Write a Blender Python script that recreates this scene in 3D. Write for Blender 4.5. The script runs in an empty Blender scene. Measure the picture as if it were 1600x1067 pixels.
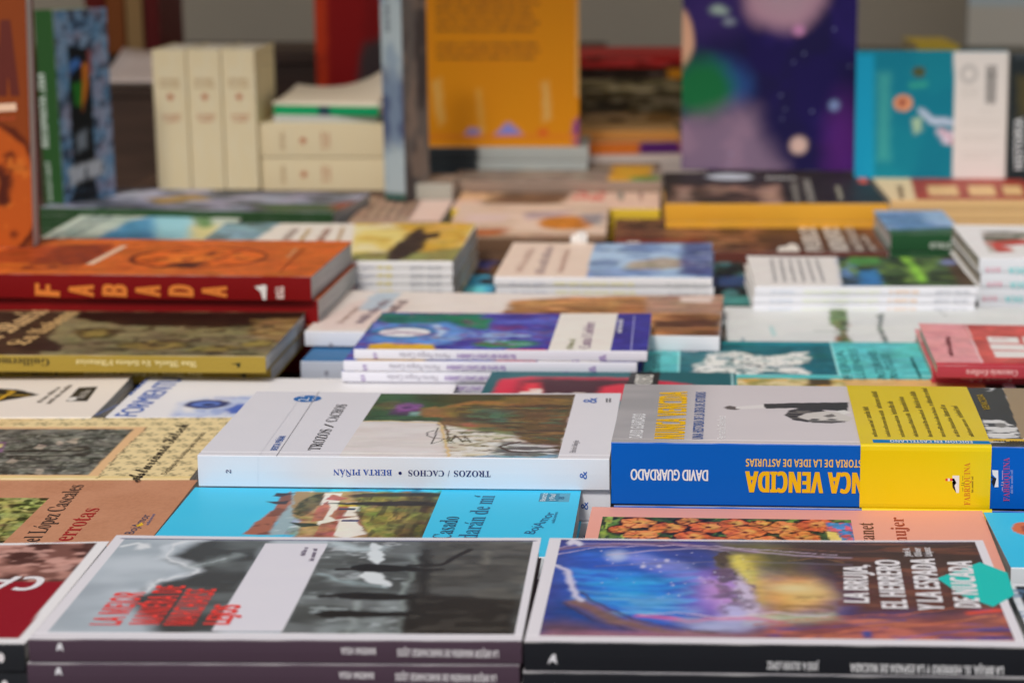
import bpy, math, random
import numpy as np
from mathutils import Matrix, Vector

# ------------------------------------------------------------------ camera, light, exposure
scene = bpy.context.scene
COL = scene.collection
CM = 0.01
EYE = 35.7                                   # camera height over the table top, cm
cam_data = bpy.data.cameras.new('camera')
camera = bpy.data.objects.new('camera', cam_data)
COL.objects.link(camera)
camera.location = (0, 0, EYE * CM)
camera.rotation_euler = (math.radians(90 - 12.05), 0, 0)
cam_data.sensor_width = 36
cam_data.lens = 72
cam_data.shift_x = -0.125
cam_data.clip_start = 0.05
cam_data.clip_end = 200
cam_data.dof.use_dof = True
cam_data.dof.focus_distance = 1.11
cam_data.dof.aperture_fstop = 7.8
cam_data.dof.aperture_blades = 7
scene.camera = camera

CANOPY_FRONT, CANOPY_H = 1.28, 1.55        # edge and height over the table of the added shade awning, m
SUN_ELEV, SUN_AZ = 50.0, 196.0               # azimuth the light comes FROM, degrees clockwise from +Y
world = bpy.data.worlds.new('World')
scene.world = world
world.use_nodes = True
wn = world.node_tree.nodes
wl = world.node_tree.links
bg = wn['Background']
sky = wn.new('ShaderNodeTexSky')
sky.sky_type = 'NISHITA'
sky.sun_disc = False
sky.sun_elevation = math.radians(SUN_ELEV)
sky.sun_rotation = math.radians(SUN_AZ)
sky.dust_density = 3.0
sky.air_density = 1.0
wl.new(sky.outputs['Color'], bg.inputs['Color'])
bg.inputs['Strength'].default_value = 0.065
sun_data = bpy.data.lights.new('sun', 'SUN')
sun_data.energy = 1.5
sun_data.angle = math.radians(11)
sun_data.color = (1.0, 0.97, 0.93)
sun = bpy.data.objects.new('sun', sun_data)
COL.objects.link(sun)
_az, _el = math.radians(SUN_AZ), math.radians(SUN_ELEV)
_from = Vector((math.sin(_az) * math.cos(_el), math.cos(_az) * math.cos(_el), math.sin(_el)))
sun.rotation_euler = (-_from).to_track_quat('-Z', 'Y').to_euler()
sun.location = _from * 10
scene.view_settings.view_transform = 'Standard'
scene.view_settings.look = 'None'
scene.view_settings.exposure = 0.40
scene.view_settings.gamma = 1.0
scene.view_settings.use_curve_mapping = False
scene.render.engine = 'CYCLES'
scene.cycles.use_denoising = True
scene.cycles.max_bounces = 8
scene.cycles.diffuse_bounces = 5
scene.cycles.caustics_reflective = False
scene.cycles.caustics_refractive = False

# ------------------------------------------------------------------ where every book lies: corner, long side, depth side, width, depth, thickness (cm)
FRAMES = {
    'mejor': ((-25.967,82.459,4.160), (1.000,-0.011,-0.000), (0.011,1.000,-0.000), 20.95, 14.30, 1.04),
    'bruja': ((-4.904,82.150,3.900), (0.999,-0.032,0.000), (0.032,0.999,-0.000), 21.21, 14.40, 1.30),
    'canc': ((-42.474,82.534,3.750), (1.000,-0.009,0.000), (0.009,1.000,-0.000), 16.33, 13.80, 1.25),
    'blue': ((-25.296,99.017,1.800), (1.000,-0.024,0.000), (0.024,1.000,-0.000), 21.72, 11.90, 1.80),
    'pink': ((-3.112,97.242,1.700), (0.999,-0.046,0.000), (0.046,0.999,-0.000), 21.22, 10.60, 1.70),
    'derr': ((-50.221,103.126,1.300), (1.000,-0.011,0.000), (0.011,1.000,-0.000), 24.12, 13.00, 1.30),
    'noir': ((16.928,81.437,3.450), (1.000,-0.022,0.000), (0.022,1.000,-0.000), 12.75, 10.00, 1.15),
    'blu2': ((18.251,96.243,1.900), (1.000,-0.020,0.000), (0.020,1.000,-0.000), 17.50, 9.30, 1.90),
    'trozos': ((-24.813,111.048,3.670), (0.999,-0.035,0.000), (0.035,0.999,-0.000), 23.12, 15.20, 1.83),
    'venc': ((-1.572,108.191,3.500), (0.999,-0.047,0.000), (0.047,0.999,-0.000), 25.97, 13.80, 3.50),
    'kitsch': ((-59.821,116.230,1.350), (1.000,-0.005,0.000), (0.005,1.000,-0.000), 33.36, 14.40, 1.35),
    'forme': ((-35.123,130.603,2.220), (1.000,-0.015,0.000), (0.015,1.000,-0.000), 22.12, 11.30, 0.53),
    'cream': ((-56.280,130.405,2.120), (1.000,0.000,0.000), (0.000,1.000,0.000), 20.29, 11.40, 0.68),
    'teal': ((-10.927,127.755,1.850), (0.999,-0.047,0.000), (0.047,0.999,-0.000), 17.06, 12.50, 1.85),
    'food': ((6.373,128.607,1.300), (0.999,-0.041,0.000), (0.041,0.999,-0.000), 19.45, 14.00, 1.30),
    'maria': ((-52.222,140.699,3.530), (1.000,-0.024,0.000), (0.024,1.000,-0.000), 26.01, 15.80, 1.22),
    'fab': ((-57.661,156.672,5.800), (0.999,-0.052,0.000), (0.052,0.999,-0.000), 32.42, 17.00, 1.90),
    'parque': ((-20.059,140.324,4.460), (1.000,-0.031,0.000), (0.031,1.000,-0.000), 20.56, 13.00, 0.74),
    'pano': ((-25.465,152.251,2.850), (0.998,-0.060,0.000), (0.060,0.998,-0.000), 31.48, 16.00, 1.15),
    'slate': ((-25.048,147.598,1.350), (0.999,-0.042,0.000), (0.042,0.999,-0.000), 20.37, 16.00, 1.35),
    'lion': ((0.210,143.091,1.420), (0.999,-0.034,0.000), (0.034,0.999,-0.000), 20.93, 11.30, 1.38),
    'red': ((20.626,138.772,3.500), (0.999,-0.041,0.000), (0.041,0.999,-0.000), 14.80, 14.00, 0.90),
    'fig': ((6.817,155.031,1.200), (1.000,-0.018,0.000), (0.018,1.000,-0.000), 30.69, 15.00, 1.20),
    'bear': ((-39.874,172.390,5.333), (1.000,-0.027,0.000), (0.027,1.000,-0.000), 23.94, 20.50, 0.67),
    'sky': ((-12.298,169.941,4.250), (0.999,-0.033,0.000), (0.033,0.999,-0.000), 18.38, 17.50, 0.75),
    'gram': ((9.650,168.741,3.667), (1.000,0.000,0.000), (0.000,1.000,0.000), 18.60, 14.50, 0.73),
    'side': ((28.911,172.192,4.960), (1.000,-0.016,0.000), (0.016,1.000,-0.000), 20.10, 18.00, 1.24),
    'gap': ((-16.097,178.262,1.000), (1.000,0.000,0.000), (0.000,1.000,0.000), 8.16, 24.00, 1.00),
    'nook': ((3.303,172.930,1.000), (1.000,0.000,0.000), (0.000,1.000,0.000), 6.50, 22.00, 1.00),
    'brown': ((-2.583,194.401,1.500), (1.000,0.000,0.000), (0.000,1.000,0.000), 26.91, 21.00, 1.50),
    'green': ((-62.123,210.156,4.300), (0.992,-0.129,0.000), (0.129,0.992,-0.000), 31.25, 15.00, 0.70),
    'skyg': ((23.739,191.646,3.500), (1.000,0.000,0.000), (0.000,1.000,0.000), 7.02, 15.00, 1.70),
    'boat': ((-57.721,193.797,2.870), (1.000,0.000,0.000), (0.000,1.000,0.000), 17.03, 17.00, 1.43),
    'gold': ((2.639,209.466,3.670), (1.000,0.000,0.000), (0.000,1.000,0.000), 22.96, 25.00, 1.83),
    'rosso': ((26.135,212.270,4.400), (1.000,0.000,0.000), (0.000,1.000,0.000), 16.64, 22.00, 1.10),
    'oval': ((-19.129,195.185,2.800), (1.000,0.000,0.000), (0.000,1.000,0.000), 15.80, 23.00, 1.40),
    'letters': ((-20.343,218.787,2.450), (1.000,0.000,0.000), (0.000,1.000,0.000), 22.48, 13.50, 1.15),
    'mauve': ((-29.984,208.817,1.900), (1.000,0.000,0.000), (0.000,1.000,0.000), 9.42, 20.00, 1.90),
    'grayb': ((-25.356,224.038,3.900), (1.000,0.000,0.000), (0.000,1.000,0.000), 4.65, 8.00, 1.70),
    'brownb': ((-21.457,231.427,3.700), (1.000,0.000,0.000), (0.000,1.000,0.000), 23.93, 17.00, 1.20),
    'base': ((-25.709,241.425,6.100), (1.000,0.000,0.000), (0.000,1.000,0.000), 19.58, 14.00, 1.50),
    'fiesta': ((-7.376,250.634,5.620), (0.990,0.138,0.000), (-0.138,0.990,0.000), 15.03, 11.00, 1.38),
    'tanb': ((-7.915,253.131,7.050), (0.998,0.058,0.000), (-0.058,0.998,0.000), 12.70, 9.00, 1.25),
    'palep': ((-7.343,249.191,4.220), (0.997,0.083,0.000), (-0.083,0.997,0.000), 15.64, 12.00, 1.38),
    'crem2': ((-43.037,229.950,7.850), (1.000,0.000,0.000), (0.000,1.000,0.000), 15.02, 13.00, 3.75),
    'sheaf': ((-41.173,230.557,11.600), (1.000,0.000,0.000), (0.000,1.000,0.000), 11.66, 12.00, 0.80),
    'greenb': ((-41.353,231.822,12.400), (0.983,-0.181,0.000), (0.181,0.983,-0.000), 12.34, 11.00, 1.10),
    'booklet': ((-41.465,231.700,13.500), (1.000,0.000,0.000), (0.000,1.000,0.000), 11.85, 17.00, 0.30),
    'vol': ((-54.138,228.863,19.900), (0.000,0.000,-1.000), (-0.000,1.000,0.000), 15.60, 12.00, 3.74),
    'sfab': ((-70.994,170.778,7.500), (1.000,0.000,0.000), (0.000,0.105,0.995), 20.39, 26.00, 2.10),
    'green_s': ((-62.432,213.397,4.300), (0.469,0.883,0.000), (0.000,0.000,1.000), 7.85, 20.70, 2.60),
    'slim': ((-27.944,222.881,4.000), (0.407,0.914,0.000), (0.000,0.000,1.000), 5.33, 27.00, 2.60),
    'orange': ((-25.171,243.672,7.461), (1.000,0.000,0.000), (0.000,0.087,0.996), 17.97, 26.00, 1.60),
    'galaxy': ((4.904,239.118,5.369), (0.996,-0.087,0.000), (0.008,0.087,0.996), 20.11, 27.00, 1.50),
    'teals': ((24.292,231.142,5.421), (0.999,-0.033,0.000), (0.002,0.052,0.999), 16.80, 14.20, 1.50),
    'blacks': ((41.151,230.544,5.395), (1.000,0.000,0.000), (0.000,0.052,0.999), 12.71, 13.90, 2.00),
    'redart': ((-43.334,276.699,1.895), (1.000,0.000,0.000), (0.000,0.052,0.999), 12.32, 32.00, 2.00),
}

# ------------------------------------------------------------------ materials
def new_mat(name):
    m = bpy.data.materials.new(name)
    m.use_nodes = True
    return m, m.node_tree.nodes, m.node_tree.links, m.node_tree.nodes['Principled BSDF']

def print_mat(name, rough, spec, bump):
    """printed card: the ink comes from the mesh's own colours, the paper grain and gloss from noise"""
    m, n, l, b = new_mat(name)
    a = n.new('ShaderNodeAttribute'); a.attribute_name = 'ink'
    tc = n.new('ShaderNodeTexCoord')
    nz = n.new('ShaderNodeTexNoise'); nz.inputs['Scale'].default_value = 2600; nz.inputs['Detail'].default_value = 2
    l.new(tc.outputs['Object'], nz.inputs['Vector'])
    mr = n.new('ShaderNodeMapRange'); mr.inputs['From Min'].default_value = .3; mr.inputs['From Max'].default_value = .7
    mr.inputs['To Min'].default_value = .975; mr.inputs['To Max'].default_value = 1.02
    l.new(nz.outputs['Fac'], mr.inputs['Value'])
    mx = n.new('ShaderNodeVectorMath'); mx.operation = 'SCALE'
    l.new(a.outputs['Color'], mx.inputs[0]); l.new(mr.outputs['Result'], mx.inputs['Scale'])
    l.new(mx.outputs['Vector'], b.inputs['Base Color'])
    n2 = n.new('ShaderNodeTexNoise'); n2.inputs['Scale'].default_value = 35; n2.inputs['Detail'].default_value = 5
    l.new(tc.outputs['Object'], n2.inputs['Vector'])
    m2 = n.new('ShaderNodeMapRange'); m2.inputs['To Min'].default_value = rough - .06; m2.inputs['To Max'].default_value = rough + .06
    l.new(n2.outputs['Fac'], m2.inputs['Value']); l.new(m2.outputs['Result'], b.inputs['Roughness'])
    b.inputs['Specular IOR Level'].default_value = spec
    bp = n.new('ShaderNodeBump'); bp.inputs['Strength'].default_value = bump; bp.inputs['Distance'].default_value = .002
    n3 = n.new('ShaderNodeTexNoise'); n3.inputs['Scale'].default_value = 18; n3.inputs['Detail'].default_value = 2
    l.new(tc.outputs['Object'], n3.inputs['Vector']); l.new(n3.outputs['Fac'], bp.inputs['Height'])
    l.new(bp.outputs['Normal'], b.inputs['Normal'])
    return m

MATTE = print_mat('matte_printed_card', .68, .15, .05)
SATIN = print_mat('satin_printed_card', .48, .16, .10)
GLOSS = print_mat('laminated_printed_card', .2, .3, .06)
INK = print_mat('printing_ink', .5, .3, .0)

def page_mat(name, c0, c1):
    m, n, l, b = new_mat(name)
    tc = n.new('ShaderNodeTexCoord')
    mp = n.new('ShaderNodeMapping'); mp.inputs['Scale'].default_value = (12, 12, 2600)
    nz = n.new('ShaderNodeTexNoise'); nz.inputs['Scale'].default_value = 1; nz.inputs['Detail'].default_value = 4
    l.new(tc.outputs['Object'], mp.inputs['Vector']); l.new(mp.outputs['Vector'], nz.inputs['Vector'])
    r = n.new('ShaderNodeValToRGB')
    r.color_ramp.elements[0].position = .32; r.color_ramp.elements[0].color = (*c0, 1)
    r.color_ramp.elements[1].position = .62; r.color_ramp.elements[1].color = (*c1, 1)
    l.new(nz.outputs['Fac'], r.inputs['Fac']); l.new(r.outputs['Color'], b.inputs['Base Color'])
    b.inputs['Roughness'].default_value = .85
    b.inputs['Specular IOR Level'].default_value = .2
    return m

PAGES_WHITE = page_mat('white_page_edges', (.36, .35, .32), (.80, .79, .75))
PAGES_CREAM = page_mat('cream_page_edges', (.36, .32, .24), (.76, .70, .57))

def solid_mat(name, c, rough=.6, var=.15, scale=30, stretch=(1, 1, 1)):
    m, n, l, b = new_mat(name)
    tc = n.new('ShaderNodeTexCoord')
    mp = n.new('ShaderNodeMapping'); mp.inputs['Scale'].default_value = stretch
    nz = n.new('ShaderNodeTexNoise'); nz.inputs['Scale'].default_value = scale; nz.inputs['Detail'].default_value = 6
    l.new(tc.outputs['Object'], mp.inputs['Vector']); l.new(mp.outputs['Vector'], nz.inputs['Vector'])
    r = n.new('ShaderNodeValToRGB')
    r.color_ramp.elements[0].position = .25; r.color_ramp.elements[0].color = (*[x * (1 - var) for x in c], 1)
    r.color_ramp.elements[1].position = .75; r.color_ramp.elements[1].color = (*[x * (1 + var) for x in c], 1)
    l.new(nz.outputs['Fac'], r.inputs['Fac']); l.new(r.outputs['Color'], b.inputs['Base Color'])
    b.inputs['Roughness'].default_value = rough
    return m

# ------------------------------------------------------------------ small helpers
def lin(rgb, k=1.0):
    c = np.asarray(rgb, float) / 255
    c = np.where(c <= .04045, c / 12.92, ((c + .055) / 1.055) ** 2.4) * k
    return c * min(1.0, .84 / max(c.max(), 1e-6))

def smooth(e0, e1, x):
    t = np.clip((x - e0) / (e1 - e0 + 1e-9), 0, 1)
    return t * t * (3 - 2 * t)

def _hash(ix, iy, seed):
    h = (ix.astype(np.int64) * 374761393 + iy.astype(np.int64) * 668265263 + seed * 1442695041) & 0xffffffff
    h = ((h ^ (h >> 13)) * 1274126177) & 0xffffffff
    return ((h ^ (h >> 16)) & 0xffff) / 65535.0

def noise(x, y, seed=0, octaves=3):
    """smooth value noise, about 0..1, one lump per unit"""
    out = 0; amp = .5; tot = 0
    for o in range(octaves):
        fx, fy = x * 2 ** o + 13.7 * o, y * 2 ** o + 7.1 * o
        ix, iy = np.floor(fx), np.floor(fy)
        u, v = fx - ix, fy - iy
        u, v = u * u * (3 - 2 * u), v * v * (3 - 2 * v)
        s = seed + o * 101
        a = _hash(ix, iy, s); b = _hash(ix + 1, iy, s); c = _hash(ix, iy + 1, s); d = _hash(ix + 1, iy + 1, s)
        out = out + amp * (a + (b - a) * u + (c - a) * v + (a - b - c + d) * u * v)
        tot += amp; amp *= .5
    return out / tot

def box4(q):
    """left, right, front and back of a picture panel from its four corners (back left, back right, front right, front left)"""
    return ((q[0][0] + q[3][0]) / 2, (q[1][0] + q[2][0]) / 2, (q[2][1] + q[3][1]) / 2, (q[0][1] + q[1][1]) / 2)

class Canvas:
    """the artwork of one cover or spine, painted in centimetres of its own surface"""
    def __init__(self, S, T, k):
        self.S, self.T, self.k = S, T, k
        self.img = np.zeros(S.shape + (3,))
        self.mask = None
        self._seed = 1
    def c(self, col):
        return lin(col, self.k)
    def put(self, col, m, a=1.0):
        if self.mask is not None: m = m * self.mask
        self.img += (self.c(col) - self.img) * (m * a)[..., None]
    def fill(self, col): self.put(col, np.ones(self.S.shape))
    def _xy(self, w, ws):
        if not w: return self.S, self.T
        self._seed += 7
        return (self.S + w * 2 * (noise(self.S / ws, self.T / ws, self._seed) - .5),
                self.T + w * 2 * (noise(self.S / ws, self.T / ws, self._seed + 3) - .5))
    def sd(self, pts, w=0, ws=1):
        x, y = self._xy(w, ws)
        d = np.full(x.shape, 1e9); inside = np.zeros(x.shape, bool)
        n = len(pts)
        for i in range(n):
            (ax, ay), (bx, by) = pts[i], pts[(i + 1) % n]
            ex, ey = bx - ax, by - ay
            h = np.clip(((x - ax) * ex + (y - ay) * ey) / (ex * ex + ey * ey + 1e-12), 0, 1)
            d = np.minimum(d, np.hypot(x - ax - h * ex, y - ay - h * ey))
            cr = (ay > y) != (by > y)
            with np.errstate(divide='ignore', invalid='ignore'):
                xi = ax + (y - ay) * ex / (ey if ey else 1e-12)
            inside ^= cr & (x < xi)
        return np.where(inside, -d, d)
    def pol(self, pts, col, e=.03, w=0, ws=1, a=1.0):
        self.put(col, 1 - smooth(-e, e, self.sd(pts, w, ws)), a)
    def clip(self, pts=None, e=.004):
        self.mask = None if pts is None else 1 - smooth(-e, e, self.sd(pts))
    def panel(self, q, col=None):
        """an upright rectangle with sharp edges; without a colour it only masks what follows"""
        a, b, c, d = box4(q)
        m = ((self.S > a) & (self.S < b) & (self.T > c) & (self.T < d)).astype(float)
        if col is None: self.mask = m
        else: self.put(col, m)
    def grain(self, amp, sx, sy, q=None, chroma=.35, seed=70):
        """the fine tonal texture of a printed photograph or brushwork"""
        m = 1.0
        if q is not None:
            a, b, c, d = box4(q); m = ((self.S > a) & (self.S < b) & (self.T > c) & (self.T < d)).astype(float)
        m = m * (1 - .88 * smooth(.36, .62, self.img.mean(-1)))      # blank paper stays even
        base = noise(self.S / sx, self.T / sy, seed, 4) - .5
        for i in range(3):
            n_ = base + chroma * (noise(self.S / sx * .7, self.T / sy * .7, seed + 11 + i, 3) - .5)
            self.img[..., i] *= 1 + m * np.clip(n_ * 2 * amp * 1.8, -.75, 1.2)
        np.clip(self.img, 0, .84, out=self.img)
    def ell(self, ctr, rx, ry, col, e=.1, w=0, ws=1, a=1.0):
        x, y = self._xy(w, ws)
        d = (np.hypot((x - ctr[0]) / rx, (y - ctr[1]) / ry) - 1) * min(rx, ry)
        self.put(col, 1 - smooth(-e, e, d), a)
    def line(self, pts, width, col, e=.03, w=0, ws=1, a=1.0):
        x, y = self._xy(w, ws)
        d = np.full(x.shape, 1e9)
        for (ax, ay), (bx, by) in zip(pts[:-1], pts[1:]):
            ex, ey = bx - ax, by - ay
            h = np.clip(((x - ax) * ex + (y - ay) * ey) / (ex * ex + ey * ey + 1e-12), 0, 1)
            d = np.minimum(d, np.hypot(x - ax - h * ex, y - ay - h * ey))
        self.put(col, 1 - smooth(width / 2 - e, width / 2 + e, d), a)
    def spk(self, col, sx, sy, thr=.5, soft=.08, seed=0, a=1.0, pts=None, oct=3, e=.1):
        m = smooth(thr - soft, thr + soft, noise(self.S / sx, self.T / sy, seed, oct))
        if pts is not None: m = m * (1 - smooth(-e, e, self.sd(pts)))
        self.put(col, m, a)

# ------------------------------------------------------------------ glyphs (built-in font), cached one by one
STYLES = {'serif': (0x1D400, 0x1D41A, 0x1D7CE), 'bold': (0x1D5D4, 0x1D5EE, 0x1D7EC), 'fraktur': (0x1D56C, 0x1D586, None),
          'script': (0x1D4D0, 0x1D4EA, None), 'sans': (None, None, None)}
STYLES['heavy'] = STYLES['bold']; STYLES['fat'] = STYLES['sans']
WEIGHT = {'heavy': .024, 'fat': .024, 'script': .018, 'fraktur': .012}
ACCENTS = {'Á': ('A', 'acute'), 'É': ('E', 'acute'), 'Í': ('I', 'acute'), 'Ó': ('O', 'acute'), 'Ú': ('U', 'acute'), 'Ñ': ('N', 'tilde'),
           'á': ('a', 'acute'), 'é': ('e', 'acute'), 'í': ('ı', 'acute'), 'ó': ('o', 'acute'), 'ú': ('u', 'acute'), 'ñ': ('n', 'tilde'),
           'ü': ('u', 'dots')}
_font_curve = bpy.data.curves.new('glyph_probe', 'FONT')
_font_curve.resolution_u = 3
_font_obj = bpy.data.objects.new('glyph_probe', _font_curve)
_font_scene = bpy.data.scenes.new('glyphs')
_font_scene.collection.objects.link(_font_obj)
_glyphs = {}

def _eval_text(s):
    _font_curve.body = s
    _font_scene.view_layers[0].update()
    dg = _font_scene.view_layers[0].depsgraph
    me = bpy.data.meshes.new_from_object(_font_obj.evaluated_get(dg))
    v = np.array([(p.co.x, p.co.y) for p in me.vertices]).reshape(-1, 2)
    f = [tuple(p.vertices) for p in me.polygons]
    bpy.data.meshes.remove(me)
    return v, f

def styled(ch, style):
    up, lo, dg = STYLES[style]
    if up and 'A' <= ch <= 'Z': return chr(up + ord(ch) - 65)
    if lo and 'a' <= ch <= 'z': return chr(lo + ord(ch) - 97)
    if dg and '0' <= ch <= '9': return chr(dg + ord(ch) - 48)
    return ch

_I = _eval_text('I')[0][:, 0].min()
def glyph(ch, style):
    key = (ch, style)
    if key in _glyphs: return _glyphs[key]
    if ch == ' ':
        g = (np.zeros((0, 2)), [], .26)
    elif ch in ACCENTS:
        base, kind = ACCENTS[ch]
        v, f, adv = glyph('i' if base == 'ı' else base, style)
        v = v.copy(); f = list(f)
        cx, top = (v[:, 0].min() + v[:, 0].max()) / 2, v[:, 1].max()
        n = len(v)
        if base == 'ı': top -= .12
        if kind == 'acute': q = [(cx - .05, top + .05), (cx + .02, top + .05), (cx + .16, top + .21), (cx + .06, top + .21)]
        else: q = [(cx - .2, top + .06), (cx + .2, top + .1), (cx + .2, top + .18), (cx - .2, top + .14)]
        v = np.vstack([v, q]); f.append((n, n + 1, n + 2, n + 3))
        g = (v, f, adv)
    else:
        s = styled(ch, style)
        v, f = _eval_text(s)
        both, _ = _eval_text(s + 'I')
        adv = both[:, 0].max() - (_eval_text('I')[0][:, 0].max())
        g = (v, f, adv)
    _glyphs[key] = g
    return g

_caps = {}
def cap_height(style):
    if style not in _caps: _caps[style] = glyph('H', style)[0][:, 1].max()
    return _caps[style]

def layout_text(text, style):
    x = 0; V = []; Fc = []; n = 0
    for ch in text:
        v, f, adv = glyph(ch, style)
        if len(v):
            V.append(v + (x, 0)); Fc += [tuple(i + n for i in p) for p in f]; n += len(v)
        x += adv
    V = np.vstack(V)
    V[:, 0] -= V[:, 0].min()
    return V, Fc

# ------------------------------------------------------------------ mesh objects
def mesh_obj(name, verts, faces, mat, parent=None, ink=None, smooth_shade=False):
    me = bpy.data.meshes.new(name)
    me.from_pydata([tuple(v) for v in verts], [], faces)
    if ink is not None:
        at = me.color_attributes.new('ink', 'FLOAT_COLOR', 'POINT')
        buf = np.ones((len(verts), 4), np.float32); buf[:, :3] = ink
        at.data.foreach_set('color', buf.ravel())
    me.materials.append(mat)
    if smooth_shade:
        for p in me.polygons: p.use_smooth = True
    me.update()
    o = bpy.data.objects.new(name, me)
    COL.objects.link(o)
    if parent: o.parent = parent
    return o

def box_data(x0, x1, y0, y1, z0, z1):
    v = [(x0, y0, z0), (x1, y0, z0), (x1, y1, z0), (x0, y1, z0), (x0, y0, z1), (x1, y0, z1), (x1, y1, z1), (x0, y1, z1)]
    f = [(3, 2, 1, 0), (4, 5, 6, 7), (0, 1, 5, 4), (1, 2, 6, 5), (2, 3, 7, 6), (3, 0, 4, 7)]
    return v, f

def tag(o, label=None, cat=None, group=None, kind=None):
    if label: o['label'] = label
    if cat: o['category'] = cat
    if group: o['group'] = group
    if kind: o['kind'] = kind
    return o

def falloff_gain(y):
    """ink brightened by depth, making up in colour for dimmer light at the back"""
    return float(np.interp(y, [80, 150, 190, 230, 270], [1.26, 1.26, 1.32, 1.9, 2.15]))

# covers that no longer lie quite flat: how far their left and right back corners have risen, cm
LIFTS = {'mejor': (.10, .03), 'bruja': (.02, .12), 'canc': (0, .16), 'blue': (.05, .03), 'pink': (.03, .10), 'derr': (0, .06), 'kitsch': (0, .05), 'pano': (.16, .08), 'sky': (.06, .14),
         'gram': (.12, .05), 'bear': (.05, .16), 'parque': (.05, .10), 'maria': (0, .10), 'lion': (.05, .02), 'red': (.12, 0), 'side': (.10, 0), 'oval': (.05, .12)}

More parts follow.
